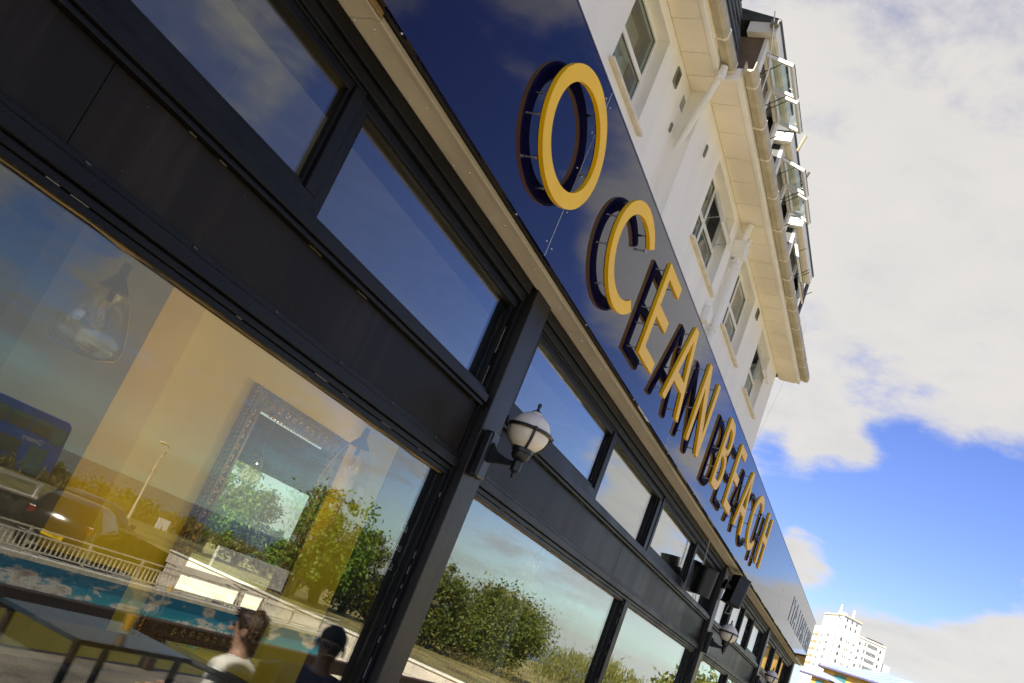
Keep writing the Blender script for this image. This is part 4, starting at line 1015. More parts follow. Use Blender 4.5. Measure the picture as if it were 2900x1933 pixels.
dt = thing('dining_table', 'dark dining table just inside the big window', 'table', (4.4, 4.0, DECK))
MB().box(3.0, 5.5, 3.55, 4.45, -.97, -.93).build('table_top', RATTAN, dt, bevel=.008)
for x in (3.1, 5.4):
    for y in (3.65, 4.35): MB().box(x - .03, x + .03, y - .03, y + .03, DECK, -.971).build('leg', RATTAN, dt)
bq = thing('banquette', 'dark upholstered banquette along the left of the mustard pier', 'bench', (4.2, 5.4, DECK))
MB().box(2.2, 6.1, 5.1, 5.6, DECK, -1.2).build('seat', RATTAN, bq, bevel=.03)
MB().box(2.2, 6.1, 5.601, 5.78, DECK, -.72).build('backrest', RATTAN, bq, bevel=.03)
# ================================================================== the seaward side, seen in the glass
# mural wall with coping, then the railing on it
mw = thing('mural_wall', 'low retaining wall painted with clouds, dune grass and sea', 'wall', (8, -6.4, -2.9))
MB().box(-6, 20.3, -6.50, -6.33, -3.2, -1.74).build('wall', PALEBLOCK, mw)
MB().box(-5.98, 20.28, -6.328, -6.30, -3.15, -1.742).build('mural', MURAL, mw)
for i in range(14): MB().box(-6 + i * 1.88 + .004, -6 + (i + 1) * 1.88 - .004, -6.54, -6.26, -1.738, -1.66).build('coping_stone', WHITEMETAL, mw, bevel=.01)
rl = thing('railing', 'cream metal railing with close upright bars on top of the mural wall', 'railing', (14, -6.4, -1.66))
RX0, RX1 = 8.2, 20.2
for z in (-1.27, -1.365, -1.60): MB().box(RX0, RX1, -6.412, -6.388, z - .012, z + .012).build('rail', WHITEMETAL, rl)
pm = MB().box(-.018, .018, -.018, .018, -1.658, -1.258).mesh('post', WHITEMETAL); bmh = MB().box(-.008, .008, -.008, .008, -1.587, -1.378).mesh('bar', WHITEMETAL)
k = 0; x = RX0
while x <= RX1:
    if k % 12 == 0: place('post', pm, rl, (x, -6.42, 0))
    else: place('bar', bmh, rl, (x, -6.40, 0))
    k += 1; x += .105
# pale block wall running out from the building
pw = thing('block_wall', 'pale stone block retaining wall running out from the building to the trees', 'wall', (20.5, -6, -2.9))
bmesh_ = {}
for r_ in range(5):
    y = -12.3 + (.45 if r_ % 2 else 0)
    while y < 2.4:
        l = .9 if y + .9 < 2.45 else 2.45 - y
        key = round(l, 2)
        if key not in bmesh_: bmesh_[key] = MB().box(-.1, .1, .005, l - .005, .004, .286).mesh('stone_block', PALEBLOCK)
        place('stone_block', bmesh_[key], pw, (20.5 + rng.normal() * .002, y, -2.9 + r_ * .29)); y += .9
MB().box(20.43, 20.60, -12.25, 2.4, -2.9, -1.46).build('mortar_core', PALEBLOCK, pw)
MB().box(20.36, 20.64, -12.3, 2.45, -1.449, -1.40).build('coping', WHITEMETAL, pw, bevel=.01)
wp = tag(MB().box(22.6, 26.4, -12.7, -12.6, -1.6, -.9).build('white_board_fence', WHITEPANEL), 'white boarded screen standing below the trees', 'screen')
# cone
cn = thing('traffic_cone', 'yellow no parking cone standing against the cream railing', 'traffic cone', (14.55, -6.62, -2.45))
MB().lathe([(.15, -2.05), (.045, -1.60), (.03, -1.59)], (14.55, -6.72, 0), 16).build('cone_body', CONEY, cn, smooth=True)
MB().box(14.36, 14.74, -6.91, -6.53, -2.09, -2.051).build('cone_base', CONEY, cn)
MB().prism([(14.55 + .08 * math.cos(a), -1.83 + .08 * math.sin(a)) for a in [i * math.pi / 10 for i in range(20)]], -6.628, -6.615, 'y').build('sign_face', DISCB, cn)
MB().obox((14.55, -6.61, -1.83), (.7, 0, .7), (0, 1, 0), (-.7, 0, .7), .075, .003, .012).build('sign_slash', DISCR, cn)
MB().box(14.3, 14.8, -6.95, -6.5, -2.449, -2.091).build('cone_plinth', PALEBLOCK, cn)
# car, parked rear towards the terrace
cr = thing('parked_car', 'black hatchback parked behind the cream railing', 'car', (16.9, -12.6, -2.45))
yaw = math.atan2(-.56, .83)
MC = Matrix.Translation((16.55, -12.35, -2.45)) @ Matrix.Rotation(yaw, 4, 'Z')
def cpart(mb, nm, m, par=None, **k):
    o = mb.build(nm, m, None, **k); o.matrix_basis = MC; adopt(o, par or cr); return o
def loft(secs):
    mb = MB(); n = len(secs[0])
    for s in secs: mb.v += s
    for i in range(len(secs) - 1):
        for k in range(n):
            k2 = (k + 1) % n; mb.f.append((i * n + k, i * n + k2, (i + 1) * n + k2, (i + 1) * n + k))
    mb.f.append(tuple(range(n))[::-1]); mb.f.append(tuple((len(secs) - 1) * n + k for k in range(n))); return mb
def csec(x, wb, wm_, wt, z0, z1, z2):
    half = [(x, wb, z0), (x, wm_, (z0 + z1) / 2 + .05), (x, wm_ * .985, z1), (x, wt + .04, z2 - .06), (x, wt - .08, z2)]
    return half + [(p[0], -p[1], p[2]) for p in half[::-1]]
cpart(loft([csec(0, .70, .80, .74, .30, .62, .80), csec(.10, .78, .86, .60, .22, .95, 1.02), csec(.32, .80, .87, .58, .20, .96, 1.38), csec(.8, .80, .87, .58, .2, .95, 1.46),
            csec(1.6, .80, .87, .60, .2, .93, 1.48), csec(2.3, .80, .87, .60, .2, .92, 1.40), csec(2.95, .80, .86, .68, .2, .90, .98), csec(3.6, .76, .82, .70, .22, .80, .86), csec(3.85, .62, .70, .62, .30, .55, .70)]),
      'body', CARBLACK, smooth=True)
q = MB(); q.poly([(.105, -.60, 1.0), (.105, .60, 1.0), (.30, .50, 1.35), (.30, -.50, 1.35)][::-1]); cpart(q, 'rear_window', CARGLASS)
for s in (-1, 1):
    q = MB(); q.poly([(.55, s * .868, .98), (2.6, s * .865, .95), (2.15, s * .66, 1.36), (.7, s * .645, 1.39)]); cpart(q, 'side_window', CARGLASS)
    cpart(MB().box(.02, .12, s * .62, s * .80, .66, .98), 'tail_light', REDLIGHT, bevel=.02)
    w = MB().ball((2.55, s * .98, 1.0), .10, 10, 8, (.6, 1, .75)); cpart(w, 'door_mirror', CARBLACK, smooth=True)
    for xx in (.72, 3.12):
        w = cpart(MB().tube([(xx, s * .70, .30), (xx, s * .885, .30)], .30, 20), 'wheel', TYRE)
        cpart(MB().tube([(xx, s * .886, .30), (xx, s * .893, .30)], .19, 14), 'rim', STEEL, w)
cpart(MB().box(-.012, .0, -.26, .26, .46, .57), 'number_plate', PLATEY)
pt = text_mesh('HJ08 GCT', .085); pt.materials.append(BLACK)
o_ = bpy.data.objects.new('plate_lettering', pt); col.objects.link(o_)
o_.matrix_basis = MC @ Matrix.Translation((-.014, 0, .515)) @ Matrix(((0, 0, -1, 0), (-1, 0, 0, 0), (0, 1, 0, 0), (0, 0, 0, 1))); adopt(o_, cr)
cpart(MB().box(-.03, .02, -.78, .78, .30, .42), 'bumper', CARBLACK, bevel=.02)
cpart(MB().tube([(.10, -.05, .98), (.16, .25, 1.08)], .012, 6), 'rear_wiper', BLACK)
cpart(MB().tube([(1.0, 0, 1.46), (.85, 0, 1.66)], .006, 5), 'aerial', BLACK)
# second darker car half hidden behind the first
c2 = thing('parked_car', 'dark car mostly hidden behind the black hatchback', 'car', (21, -17.5, -2.45))
MC2 = Matrix.Translation((20.2, -16.4, -2.45)) @ Matrix.Rotation(R(-20), 4, 'Z')
for o_ in list(cr.children):
    k = o_.copy(); k.data = o_.data; col.objects.link(k); k.parent = c2
    k.matrix_basis = c2.matrix_basis.inverted() @ MC2
    for ch in o_.children:
        k2 = ch.copy(); col.objects.link(k2); k2.parent = k; k2.matrix_basis = Matrix.Identity(4)
for ch in list(c2.children):
    if ch.name.startswith(('plate_lettering', 'number_plate', 'aerial')): bpy.data.objects.remove(ch)
# bus
bs = thing('double_decker_bus', 'blue double decker bus with a row of upper windows', 'bus', (38, -45.5, -2.6))
BX0, BX1, BYa, BYb, BZ0, BZ1 = 32.6, 43.4, -46.8, -44.3, -2.35, 1.45
prof = [(BX0, BZ0), (BX1 - .05, BZ0), (BX1, BZ0 + 1.2), (BX1 - .18, BZ1 - .25), (BX1 - .5, BZ1), (BX0 + .1, BZ1), (BX0, BZ1 - .2)]
MB().prism(prof, BYb, BYa, 'y').build('body', BUSBLUE, bs, bevel=.06)
for i, x in enumerate([33.0, 34.9, 36.8, 38.6, 40.4]):
    f = MB().box(x, x + 1.65, BYb + .001, BYb + .012, .05, .95).build('window', TWIN, bs)
    MB().box(x + .05, x + 1.6, BYb + .013, BYb + .02, .70, .92).build('top_light', TEALWIN, f)
f = MB().box(42.1, 43.05, BYb + .001, BYb + .012, -.12, .88).build('window', TEALWIN, bs)
for x in (33.0, 34.9, 36.8, 38.6): MB().box(x, x + 1.65, BYb + .001, BYb + .012, -1.55, -.62).build('window', TWIN, bs)
for x in (41.0, 41.75): MB().box(x, x + .65, BYb + .001, BYb + .014, -2.25, -.65).build('door', TEALWIN, bs)
MB().prism([(BX1 - .02, -1.3), (BX1 + .012, -1.1), (BX1 - .02, -.4), (BX1 - .05, -.4)], BYa + .15, BYb - .15, 'y').build('windscreen', TWIN, bs)
for x in (34.6, 40.2):
    w = MB().tube([(x, BYb - .3, -2.12), (x, BYb + .02, -2.12)], .48, 20).build('wheel', TYRE, bs)
    MB().tube([(x, BYb + .021, -2.12), (x, BYb + .03, -2.12)], .26, 14).build('rim', STEEL, w)
tm = text_mesh('Damory', .48); tm.materials.append(WHITEP)
o_ = bpy.data.objects.new('lettering', tm); col.objects.link(o_)
o_.matrix_basis = Matrix.Translation((40.9, BYb + .02, -.36)) @ Matrix(((-1, 0, 0, 0), (0, 0, 1, 0), (0, 1, 0, 0), (0, 0, 0, 1))); adopt(o_, bs)
# stone wall with a white rail beside the car
sw = thing('stone_wall', 'dark rubble stone wall with a white rail beside the black car', 'wall', (14, -16.4, -2.45))
MB().box(6, 19.2, -16.6, -16.3, -2.45, -1.62).build('wall', RUBBLE, sw)
MB().box(6, 19.25, -16.62, -16.28, -1.618, -1.55).build('coping', PALEBLOCK, sw, bevel=.01)
for x in np.arange(6.5, 19.2, 2.1): MB().box(x - .05, x + .05, -16.5, -16.4, -1.549, -1.22).build('post', WHITEMETAL, sw)
MB().box(6, 19.2, -16.49, -16.41, -1.219, -1.15).build('rail', WHITEMETAL, sw)
# street lamp
sl = thing('street_lamp', 'swan necked street lamp standing on the cliff top verge', 'street lamp', (33.4, -26.9, -2.45))
MB().tube([(33.4, -26.9, -2.45), (33.4, -26.9, -1.2), (33.4, -26.9, -1.19), (33.42, -26.9, .86)], [.085, .085, .06, .055], 10).build('column', PALEBLOCK, sl, smooth=True)
pts = [(33.42, -26.9, .86), (33.42, -26.9, 1.15), (33.5, -26.9, 1.35), (33.66, -26.9, 1.52), (33.72, -26.9, 1.72), (33.60, -26.9, 1.86), (33.40, -26.9, 1.88)]
MB().tube(pts, .03, 8).build('swan_neck', PALEBLOCK, sl, smooth=True)
MB().ball((33.18, -26.9, 1.87), .24, 14, 8, (1, .5, .28)).build('lantern', WHITEMETAL, sl, smooth=True)
MB().box(33.12, 33.72, -26.92, -26.88, .52, .56).build('ladder_bar', PALEBLOCK, sl)
# parking notice
ps_ = thing('notice_sign', 'small white notice board on a timber post by the verge', 'sign', (33.0, -24.5, -2.45))
MB().tube([(33.0, -24.5, -2.45), (33.0, -24.5, -1.55)], .05, 8).build('post', SANDWOOD, ps_)
MB().obox((33.0, -24.5, -1.45), (.94, .34, 0), (-.34, .94, 0), (0, 0, 1), .30, .03, .24).build('board', WHITEP, ps_)
# knee rail bollards
for i in range(7):
    x = 25.2 + i * 1.25
    if i > 2: break
    b_ = MB().box(x - .09, x + .09, -19.09 + .1 * i, -18.91 + .1 * i, -2.45, -1.92).build('timber_bollard', SANDWOOD, bevel=.015)
    tag(b_, ['squat timber bollard nearest the black car', 'middle one of three squat timber bollards by the verge', 'squat timber bollard farthest from the black car'][i], 'bollard', 'bollards along the verge')
# bicycle
bk = thing('bicycle', 'dark bicycle leaning behind the cream railing', 'bicycle', (19.8, -9.3, -2.45))
def wheel(x):
    t = MB(); pts = [(x + .31 * math.cos(a), -9.3, -2.13 + .31 * math.sin(a)) for a in [2 * math.pi * i / 28 for i in range(29)]]
    t.tube(pts, .016, 6, cap=False); w = t.build('wheel', TYRE, bk, smooth=True)
    s = MB()
    for i in range(14):
        a = math.pi * i / 14; s.tube([(x + .3 * math.cos(a), -9.3, -2.13 + .3 * math.sin(a)), (x - .3 * math.cos(a), -9.3, -2.13 - .3 * math.sin(a))], .002, 4)
    s.build('spoke', STEEL, w)
wheel(19.22); wheel(20.24)
fr = MB()
bb = (19.62, -9.3, -2.15); st = (19.50, -9.3, -1.72); hd = (20.02, -9.3, -1.68); hb = (20.06, -9.3, -1.80)
for a, b in ((bb, st), (st, hd), (bb, hb), (st, (19.22, -9.3, -2.13)), (bb, (19.22, -9.3, -2.13)), (hb, (20.24, -9.3, -2.13)), (hd, hb)): fr.tube([a, b], .017, 8)
fr.build('bicycle_frame', CARBLACK, bk, smooth=True)
MB().tube([st, (19.47, -9.3, -1.58)], .013, 6).build('seat_post', STEEL, bk)
MB().ball((19.46, -9.3, -1.56), .13, 12, 8, (1, .5, .22)).build('saddle', BLACK, bk, smooth=True)
MB().tube([(19.95, -9.55, -1.50), (20.0, -9.45, -1.52), (20.0, -9.3, -1.54), (20.0, -9.15, -1.52), (19.95, -9.05, -1.50)], .013, 6).tube([hd, (20.0, -9.3, -1.54)], .014, 6).build('handlebar', BLACK, bk, smooth=True)
MB().box(19.02, 19.34, -9.22, -9.10, -2.1, -1.78).build('pannier', BLACK, bk, bevel=.02)
MB().tube([(19.62, -9.24, -2.15), (19.62, -9.2, -2.15)], .09, 14).tube([(19.62, -9.18, -2.15), (19.70, -9.18, -2.28)], .01, 5).box(19.66, 19.76, -9.24, -9.12, -2.30, -2.28).build('crank', STEEL, bk)

# ------------------------------------------------ planting
def leaf_mesh(name, m, lobes, n, size, squash=1.0, droop=0.0, tall=False):
    tot = sum(r[0] * r[1] * r[2] for _, r in lobes); P_ = []
    for c, r in lobes:
        k = int(n * r[0] * r[1] * r[2] / tot); r = np.array(r)
        m_ = max(6, int(k / 75)); cc = rng.normal(size=(m_, 3)); cc /= np.linalg.norm(cc, axis=1)[:, None]
        cc = np.array(c) + cc * (rng.uniform(.35, 1.0, (m_, 1)) ** .6) * r                    # clumps of leaves through the crown
        idx = rng.integers(0, m_, k); rad = rng.uniform(.16, .42, m_)[idx][:, None]
        P_.append(cc[idx] + rng.normal(size=(k, 3)) * rad * r.mean() * np.array([.75, .75, .55]))
    P_ = np.concatenate(P_); k = len(P_)
    a = rng.normal(size=(k, 3)); a[:, 2] *= squash
    if tall: a = np.array([0, 0, 1.0]) + rng.normal(size=(k, 3)) * .35
    a /= np.linalg.norm(a, axis=1)[:, None]
    b = np.cross(a, rng.normal(size=(k, 3))); b /= np.linalg.norm(b, axis=1)[:, None]
    s = size * rng.uniform(.6, 1.4, (k, 1)); asp = .16 if tall else .5
    V = np.stack([P_ - a * s, P_ + b * s * asp, P_ + a * s, P_ - b * s * asp], 1).reshape(-1, 3)
    me = bpy.data.meshes.new(name); me.vertices.add(4 * k); me.vertices.foreach_set('co', V.astype(np.float32).ravel())
    me.loops.add(4 * k); me.loops.foreach_set('vertex_index', np.arange(4 * k, dtype=np.int32))
    me.polygons.add(k); me.polygons.foreach_set('loop_start', np.arange(0, 4 * k, 4, dtype=np.int32)); me.polygons.foreach_set('loop_total', np.full(k, 4, dtype=np.int32))
    me.materials.append(m); me.update(); me.validate()
    return me
def tree(nm, label, cat, base, lobes, n, size, m, trunk=.1, limbs=5, tall=False, group=None):
    t = thing(nm, label, cat, base, group)
    bx_, by_, bz_ = base
    tb = MB()
    for i in range(limbs):
        c, r = lobes[i % len(lobes)]
        tgt = Vector(c) + Vector(rng.normal(size=3) * np.array(r) * .35)
        mid = Vector(base).lerp(tgt, .5) + Vector((rng.normal() * .15, rng.normal() * .15, .1))
        tb.tube([(bx_ + rng.normal() * .06, by_ + rng.normal() * .06, bz_ - .15), mid, tgt], [trunk, trunk * .6, trunk * .15], 7)
        for j in range(3):
            t2 = tgt + Vector(rng.normal(size=3) * np.array(r) * .5); tb.tube([mid.lerp(tgt, .4), t2], [trunk * .35, trunk * .08], 5)
    tb.build('trunk', TRUNK, t, smooth=True)
    o = bpy.data.objects.new('crown', leaf_mesh('crown', m, lobes, n, size, tall=tall)); col.objects.link(o); adopt(o, t)
    return t
GT = 'trees and bushes along the cliff top'
tree('broadleaf_tree', 'tall leafy tree above the white boarded screen', 'tree', (30.0, -13.6, -1.65), [((30.0, -13.8, .6), (1.3, 1.3, 1.5)), ((29.2, -13.4, -.4), (1.0, 1.0, .9)), ((30.9, -14.2, 1.5), (.9, .9, .8)), ((30.8, -13.6, -.3), (1.0, 1.0, 1.0))], 5200, .085, LEAFB, .12, 7, group=GT)
tree('broadleaf_tree', 'open leafy tree at the end of the pale block wall', 'tree', (27.2, -12.9, -1.6), [((27.0, -13.0, .3), (1.0, 1.1, 1.1)), ((27.5, -13.2, 1.4), (.9, .9, .7)), ((26.6, -12.9, -.7), (.9, .9, .7)), ((28.1, -13.2, -.6), (.8, .8, .8))], 4200, .08, LEAFB, .10, 6, group=GT)
tree('broadleaf_tree', 'dark leafed tree beside the large round bush', 'tree', (33.4, -14.4, -1.8), [((33.4, -14.4, .1), (.9, 1.0, 1.3)), ((33.0, -14.3, -.8), (1.0, 1.0, .8)), ((34.0, -14.6, .9), (.6, .7, .6))], 4000, .08, LEAFA, .10, 6, group=GT)
tree('evergreen_bush', 'upright evergreen bush left of the large round one', 'bush', (35.6, -14.2, -1.9), [((35.5, -14.2, -.9), (.9, 1.0, .9)), ((35.0, -14.1, -.4), (.6, .6, .6))], 3600, .075, LEAFA, .08, 5, group=GT)
tree('evergreen_bush', 'tall evergreen bush half hidden by the nearest pillar', 'bush', (37.4, -12.6, -1.95), [((37.6, -12.6, -.2), (1.7, 1.7, 1.5)), ((37.2, -12.4, .8), (1.1, 1.0, .8)), ((38.8, -12.8, -1.0), (1.4, 1.3, .9))], 13000, .078, LEAFA, .09, 6, group=GT)
tree('evergreen_bush', 'large round evergreen bush with a leaning bare stem', 'bush', (46.0, -12.4, -2.05), [((44.4, -12.4, .3), (2.3, 2.2, 1.5)), ((42.4, -12.2, -.4), (1.7, 1.7, 1.3)), ((46.6, -12.4, .4), (1.9, 1.8, 1.1)), ((48.6, -12.4, -.1), (1.3, 1.2, .8)), ((43.4, -12.0, 1.0), (1.4, 1.3, .8)), ((41.6, -12.0, -1.4), (1.3, 1.2, .7)), ((43.2, -12.2, -1.3), (2.0, 1.6, .7)), ((45.4, -12.3, -.9), (1.6, 1.5, .6))], 30000, .078, LEAFA, .10, 9, group=GT)
tree('feathery_shrub', 'spreading yellow green shrub right of the large round bush', 'shrub', (57.4, -12.3, -2.1), [((57.4, -12.3, -.9), (2.4, 2.0, 1.3)), ((59.0, -12.5, -.9), (1.6, 1.6, 1.3))], 4200, .14, LEAFC, .06, 9, True, group=GT)
tree('feathery_shrub', 'wispy pale shrub seen in the pane after the lower mullion', 'shrub', (69.5, -12.3, -2.1), [((69.5, -12.3, -.6), (3.0, 2.0, 1.6)), ((73.0, -12.3, -.8), (2.4, 2.0, 1.3))], 4200, .20, LEAFC, .06, 9, True, group=GT)
tree('evergreen_bush', 'far bush showing in the windows beyond the second pillar', 'bush', (86, -10, -2.1), [((86, -10, .2), (4, 3, 2.0)), ((93, -10, 1.0), (4, 3, 2.4))], 3600, .26, LEAFA, .12, 6, group=GT)
for i, (x, y, r) in enumerate([(42, -46.8, 1.2), (46, -47.2, .9), (49.3, -46.9, 1.5), (52.6, -47, 1.1), (56, -47.1, 1.3), (60, -47, 1.0), (65, -47, 1.4)]):
    tree('cliff_top_bush', ['clipped bush nearest the bus, above the dry grass', 'small yellow green bush second from the bus', 'widest clipped bush on the cliff edge behind the black car', 'yellow green bush between the widest bush and the street lamp', 'clipped dark bush just beyond the street lamp', 'lowest yellow green bush beyond the street lamp', 'last clipped dark bush at the far end of the dry grass'][i], 'bush', (x, y, -2.45), [((x, y, -1.9), (r * 1.5, r, .75)), ((x + r, y, -1.95), (r, r * .8, .5))], 900, .12, LEAFA if i % 2 else LEAFC, .05, 4, group='clipped bushes on the cliff edge')
me = leaf_mesh('dry_grass', DRYGRASS, [((x, -44.6 + rng.normal() * .5, -2.3), (1.6, 1.2, .55)) for x in np.arange(34, 74, 1.5)], 15000, .22, tall=True)
o = bpy.data.objects.new('dry_grass', me); col.objects.link(o); o['kind'] = 'stuff'
tag(o, 'tall straw coloured grass along the cliff edge', 'grass')
me = leaf_mesh('bank_grass', DRYGRASS, [((20.8 + rng.uniform(0, 22), -13 + rng.uniform(0, 12), -1.62), (1.3, 1.1, .12)) for x in range(60)], 6000, .05, tall=True)
o = bpy.data.objects.new('bank_grass', me); col.objects.link(o); o['kind'] = 'stuff'
tag(o, 'dry grass on the bank behind the pale block wall', 'grass')

# ------------------------------------------------ terrace furniture and guests just outside the glass
tr_ = thing('timber_rail', 'dark stained timber rail along the terrace edge', 'railing', (6, -0.8, DECK))
MB().box(-2, 19, -0.86, -0.74, -1.34, -1.17).build('beam', BROWNBEAM, tr_, bevel=.01)
for x in np.arange(-1, 19, 2.2): MB().box(x - .06, x + .06, -.85, -.75, DECK, -1.341).build('post', BROWNBEAM, tr_)
bn = thing('slatted_bench', 'sun bleached slatted bench on the terrace', 'bench', (2.6, -.2, DECK))
for i in range(5): MB().box(1.3, 3.9, -.62 + i * .02, -.59 + i * .02, -1.10 + i * .10, -1.02 + i * .10).build('back_slat', SANDWOOD, bn, bevel=.005)
for i in range(4): MB().box(1.3, 3.9, -.5 + i * .11, -.41 + i * .11, -1.23, -1.20).build('seat_slat', SANDWOOD, bn, bevel=.005)
for x in (1.36, 3.84):
    for y in (-.5, -.15): MB().box(x - .03, x + .03, y - .03, y + .03, DECK, -1.231).build('leg', SANDWOOD, bn)
    MB().box(x - .025, x + .025, -.66, -.64, -1.2, -.6).build('back_post', SANDWOOD, bn)
def table(x0, x1, y0, y1, label):
    t = thing('terrace_table', label, 'table', ((x0 + x1) / 2, (y0 + y1) / 2, DECK))
    MB().box(x0, x1, y0, y1, -.945, -.915).build('table_top', TABLETOP, t, bevel=.006)
    for x in (x0 + .06, x1 - .06):
        for y in (y0 + .06, y1 - .06): MB().box(x - .018, x + .018, y - .018, y + .018, DECK, -.946).build('leg', RATTAN, t)
    return t
table(4.2, 5.2, 1.0, 1.7, 'blue grey topped terrace table in front of the guests')
def chair(x, y, face, label):
    t = thing('rattan_chair', label, 'chair', (x, y, DECK)); M0 = Matrix.Translation((x, y, 0)) @ Matrix.Rotation(face, 4, 'Z')
    def cp(mb, nm):
        o = mb.build(nm, RATTAN, None, bevel=.012); o.matrix_basis = M0; adopt(o, t)
    cp(MB().box(-.25, .25, -.25, .25, -1.26, -1.19), 'seat'); cp(MB().box(-.25, .25, -.30, -.25, -1.18, -.80), 'backrest')
    for s in (-1, 1):
        cp(MB().box(s * .22 - .02, s * .22 + .02, .2, .24, DECK, -1.261), 'leg'); cp(MB().box(s * .22 - .02, s * .22 + .02, -.24, -.2, DECK, -1.261), 'leg')
        cp(MB().box(s * .27 - .018, s * .27 + .018, -.25, .2, -1.0, -.96), 'armrest')
chair(5.78, 1.55, R(160), 'dark rattan chair under the brown haired guest')
chair(5.98, 2.14, R(62), 'dark rattan chair under the guest with cropped hair')
bg_ = thing('beer_glass', 'pint of amber beer on the blue grey table', 'glass', (4.95, 1.3, -.914))
MB().lathe([(.030, -.914), (.034, -.88), (.043, -.765), (.041, -.765), (.030, -.90)], (4.95, 1.3, 0), 20).build('tumbler', CLEAR, bg_, smooth=True)
MB().lathe([(.026, -.899), (.037, -.80), (.01, -.799)], (4.95, 1.3, 0), 18).build('beer', BEER, bg_, smooth=True)

def skin_obj(name, m, verts, edges, radii, parent, root=0, sub=2, mtx=None):
    me = bpy.data.meshes.new(name); me.from_pydata(verts, edges, [])
    o = bpy.data.objects.new(name, me); col.objects.link(o)
    md = o.modifiers.new('skin', 'SKIN'); md.use_smooth_shade = True
    sv = me.skin_vertices[0].data
    for i, r in enumerate(radii):
        sv[i].radius = (r, r) if not isinstance(r, tuple) else r
        sv[i].use_root = (i == root)
    if sub: s = o.modifiers.new('sub', 'SUBSURF'); s.levels = sub; s.render_levels = sub
    dg = bpy.context.evaluated_depsgraph_get(); ev = o.evaluated_get(dg)
    me2 = bpy.data.meshes.new_from_object(ev); bpy.data.objects.remove(o)
    me2.materials.clear(); me2.materials.append(m)
    me2.polygons.foreach_set('use_smooth', [True] * len(me2.polygons))
    o = bpy.data.objects.new(name, me2); col.objects.link(o)
    if mtx: o.matrix_basis = mtx
    adopt(o, parent); return o
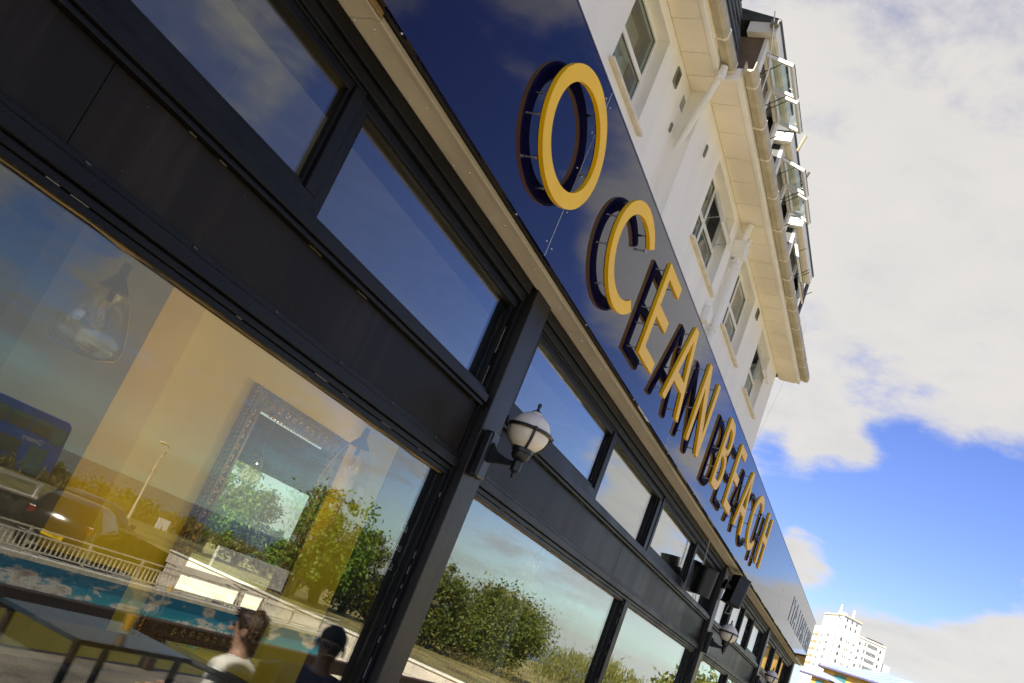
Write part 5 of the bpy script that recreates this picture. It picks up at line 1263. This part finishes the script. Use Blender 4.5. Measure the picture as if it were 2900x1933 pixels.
def person(x, y, face, label, hairm, shirtm, crop, zoff=0.0, glasses=False):
    t = thing('person', label, 'person', (x, y, DECK))
    M0 = Matrix.Translation((x, y, zoff)) @ Matrix.Rotation(face, 4, 'Z') @ Matrix.Translation((0, 0, -.4)) @ Matrix.Scale(1.08, 4) @ Matrix.Translation((0, 0, .4))           # faces local +Y, seat at -1.19
    v, e, r = [], [], []
    def add(p, rad, par=None):
        v.append(p); r.append(rad); i = len(v) - 1
        if par is not None: e.append((par, i))
        return i
    pel = add((0, 0, -1.10), .145); wa = add((0, -.02, -.95), .135, pel); ch = add((0, -.01, -.74), (.150), wa); up = add((0, -.01, -.655), .105, ch)
    nk = add((0, .0, -.585), .055, up); nk2 = add((0, .012, -.53), .054, nk); hd = add((0, .022, -.46), .080, nk2); h2 = add((0, .018, -.40), .094, hd); h3 = add((0, .012, -.335), .068, h2)
    for s in (-1, 1):
        sh = add((s * .165, -.01, -.685), .066, up); el = add((s * .235, .04, -.96), .045, sh); wr = add((s * .13, .29, -.955), .030, el)
        pa = add((s * .11, .36, -.945), .036, wr)
        for k in range(4):
            fx_ = s * (.085 + .017 * k)
            f1 = add((fx_, .40, -.94), .0105, pa); f2 = add((fx_, .435 + .008 * (k in (1, 2)), -.945), .009, f1); add((fx_, .455 + .012 * (k in (1, 2)), -.962), .008, f2)
        th = add((s * .075, .37, -.935), .011, pa); add((s * .055, .40, -.94), .009, th)
        hp = add((s * .095, .03, -1.11), .098, pel); kn = add((s * .11, .43, -1.10), .062, hp); an = add((s * .11, .40, -1.56), .042, kn); add((s * .11, .55, -1.61), .036, an)
    skin_obj('body', SKIN, v, e, r, t, mtx=M0)
    tor = [(0, 0, -1.12), (0, -.02, -.95), (0, -.01, -.74), (0, -.01, -.645), (-.175, -.01, -.685), (-.225, .02, -.86), (.175, -.01, -.685), (.225, .02, -.86), (0, 0, -.575)]
    skin_obj('shirt', shirtm, tor, [(0, 1), (1, 2), (2, 3), (3, 4), (4, 5), (3, 6), (6, 7), (3, 8)], [.165, .156, .170, .118, .088, .074, .088, .074, .078], t, mtx=M0)
    leg = [(0, -.0, -1.12)]; le = []; lr = [.155]
    for s in (-1, 1):
        b = len(leg); leg += [(s * .1, .03, -1.12), (s * .11, .43, -1.10), (s * .11, .40, -1.5)]; le += [(0, b), (b, b + 1), (b + 1, b + 2)]; lr += [.115, .08, .065]
    skin_obj('trousers', DENIM, leg, le, lr, t, mtx=M0)
    # hair cap
    hm = MB(); n, m_ = 22, 14
    for i in range(m_ + 1):
        for j in range(n):
            a = 2 * math.pi * j / n; th = math.pi * (.72 if not crop else .58) * i / m_
            rr = (.104 if not crop else .0995) + (.016 if not crop else .004) * (1 + .5 * math.sin(5 * a + 3 * th) * math.sin(4 * th)) * math.sin(th + .3)
            rr *= 1 - .13 * (i / m_) ** 4
            fr_ = math.cos(a - math.pi / 2)
            lift = (.045 if crop else .085) * max(0, fr_) * (th / math.pi)
            hm.v.append((rr * math.sin(th) * math.cos(a) * .92, .010 + rr * math.sin(th) * math.sin(a) * 1.12 - lift * .8, -.40 + rr * math.cos(th) * 1.05 + lift))
    for i in range(m_):
        for j in range(n):
            j2 = (j + 1) % n; hm.f.append((i * n + j, (i + 1) * n + j, (i + 1) * n + j2, i * n + j2))
    nh = len(hm.v)
    for i in range(260 if crop else 420):                                # loose strands breaking the outline
        p = Vector(hm.v[rng.integers(n * 2, nh)]); c_ = Vector((0, .01, -.40)); dd = (p - c_).normalized()
        w = (dd + Vector(rng.normal(size=3) * .55) + Vector((0, -.3, -.25 if not crop else .1))).normalized()
        l = rng.uniform(.008, .014 if crop else .036); hm.tube([p - dd * .006, p + w * l * .6, p + w * l], [.004, .003, .0006], 3)
    o = hm.build('hair', hairm, None, smooth=True); o.matrix_basis = M0; adopt(o, t)
    fc = MB().ball((0, .118, -.455), .018, 8, 6, (.75, 1, 1.2)); o = fc.build('nose', SKIN, None, smooth=True); o.matrix_basis = M0; adopt(o, t)
    for s in (-1, 1):
        o = MB().ball((s * .094, .0, -.435), .03, 10, 8, (.35, .7, 1.1)).build('ear', SKIN, None, smooth=True); o.matrix_basis = M0; adopt(o, t)
        o = MB().ball((s * .034, .098, -.425), .012, 8, 6).build('eye', BLACK, None, smooth=True); o.matrix_basis = M0; adopt(o, t)
    o = MB().ball((0, .104, -.497), .022, 8, 6, (1, .35, .28)).build('mouth', REDLIGHT, None, smooth=True); o.matrix_basis = M0; adopt(o, t)
    if glasses:
        g = MB()
        for s in (-1, 1):
            g.tube([(s * .034 + .026 * math.cos(a), .125, -.425 + .02 * math.sin(a)) for a in [2 * math.pi * i / 14 for i in range(15)]], .003, 5, cap=False)
            g.tube([(s * .06, .122, -.42), (s * .098, .02, -.415)], .003, 5)
        g.tube([(-.008, .125, -.425), (.008, .125, -.425)], .003, 5)
        o = g.build('glasses', BLACK, None); o.matrix_basis = M0; adopt(o, t)
    return t
person(5.83, 1.55, R(160), 'seated person with brown hair and a loose white shirt, back to the window', HAIRB, SHIRTW, False, -.255)
person(5.98, 2.14, R(62), 'seated person with dark cropped hair, glasses and a navy patterned shirt', HAIRD, SHIRTN, True, -.13, True)
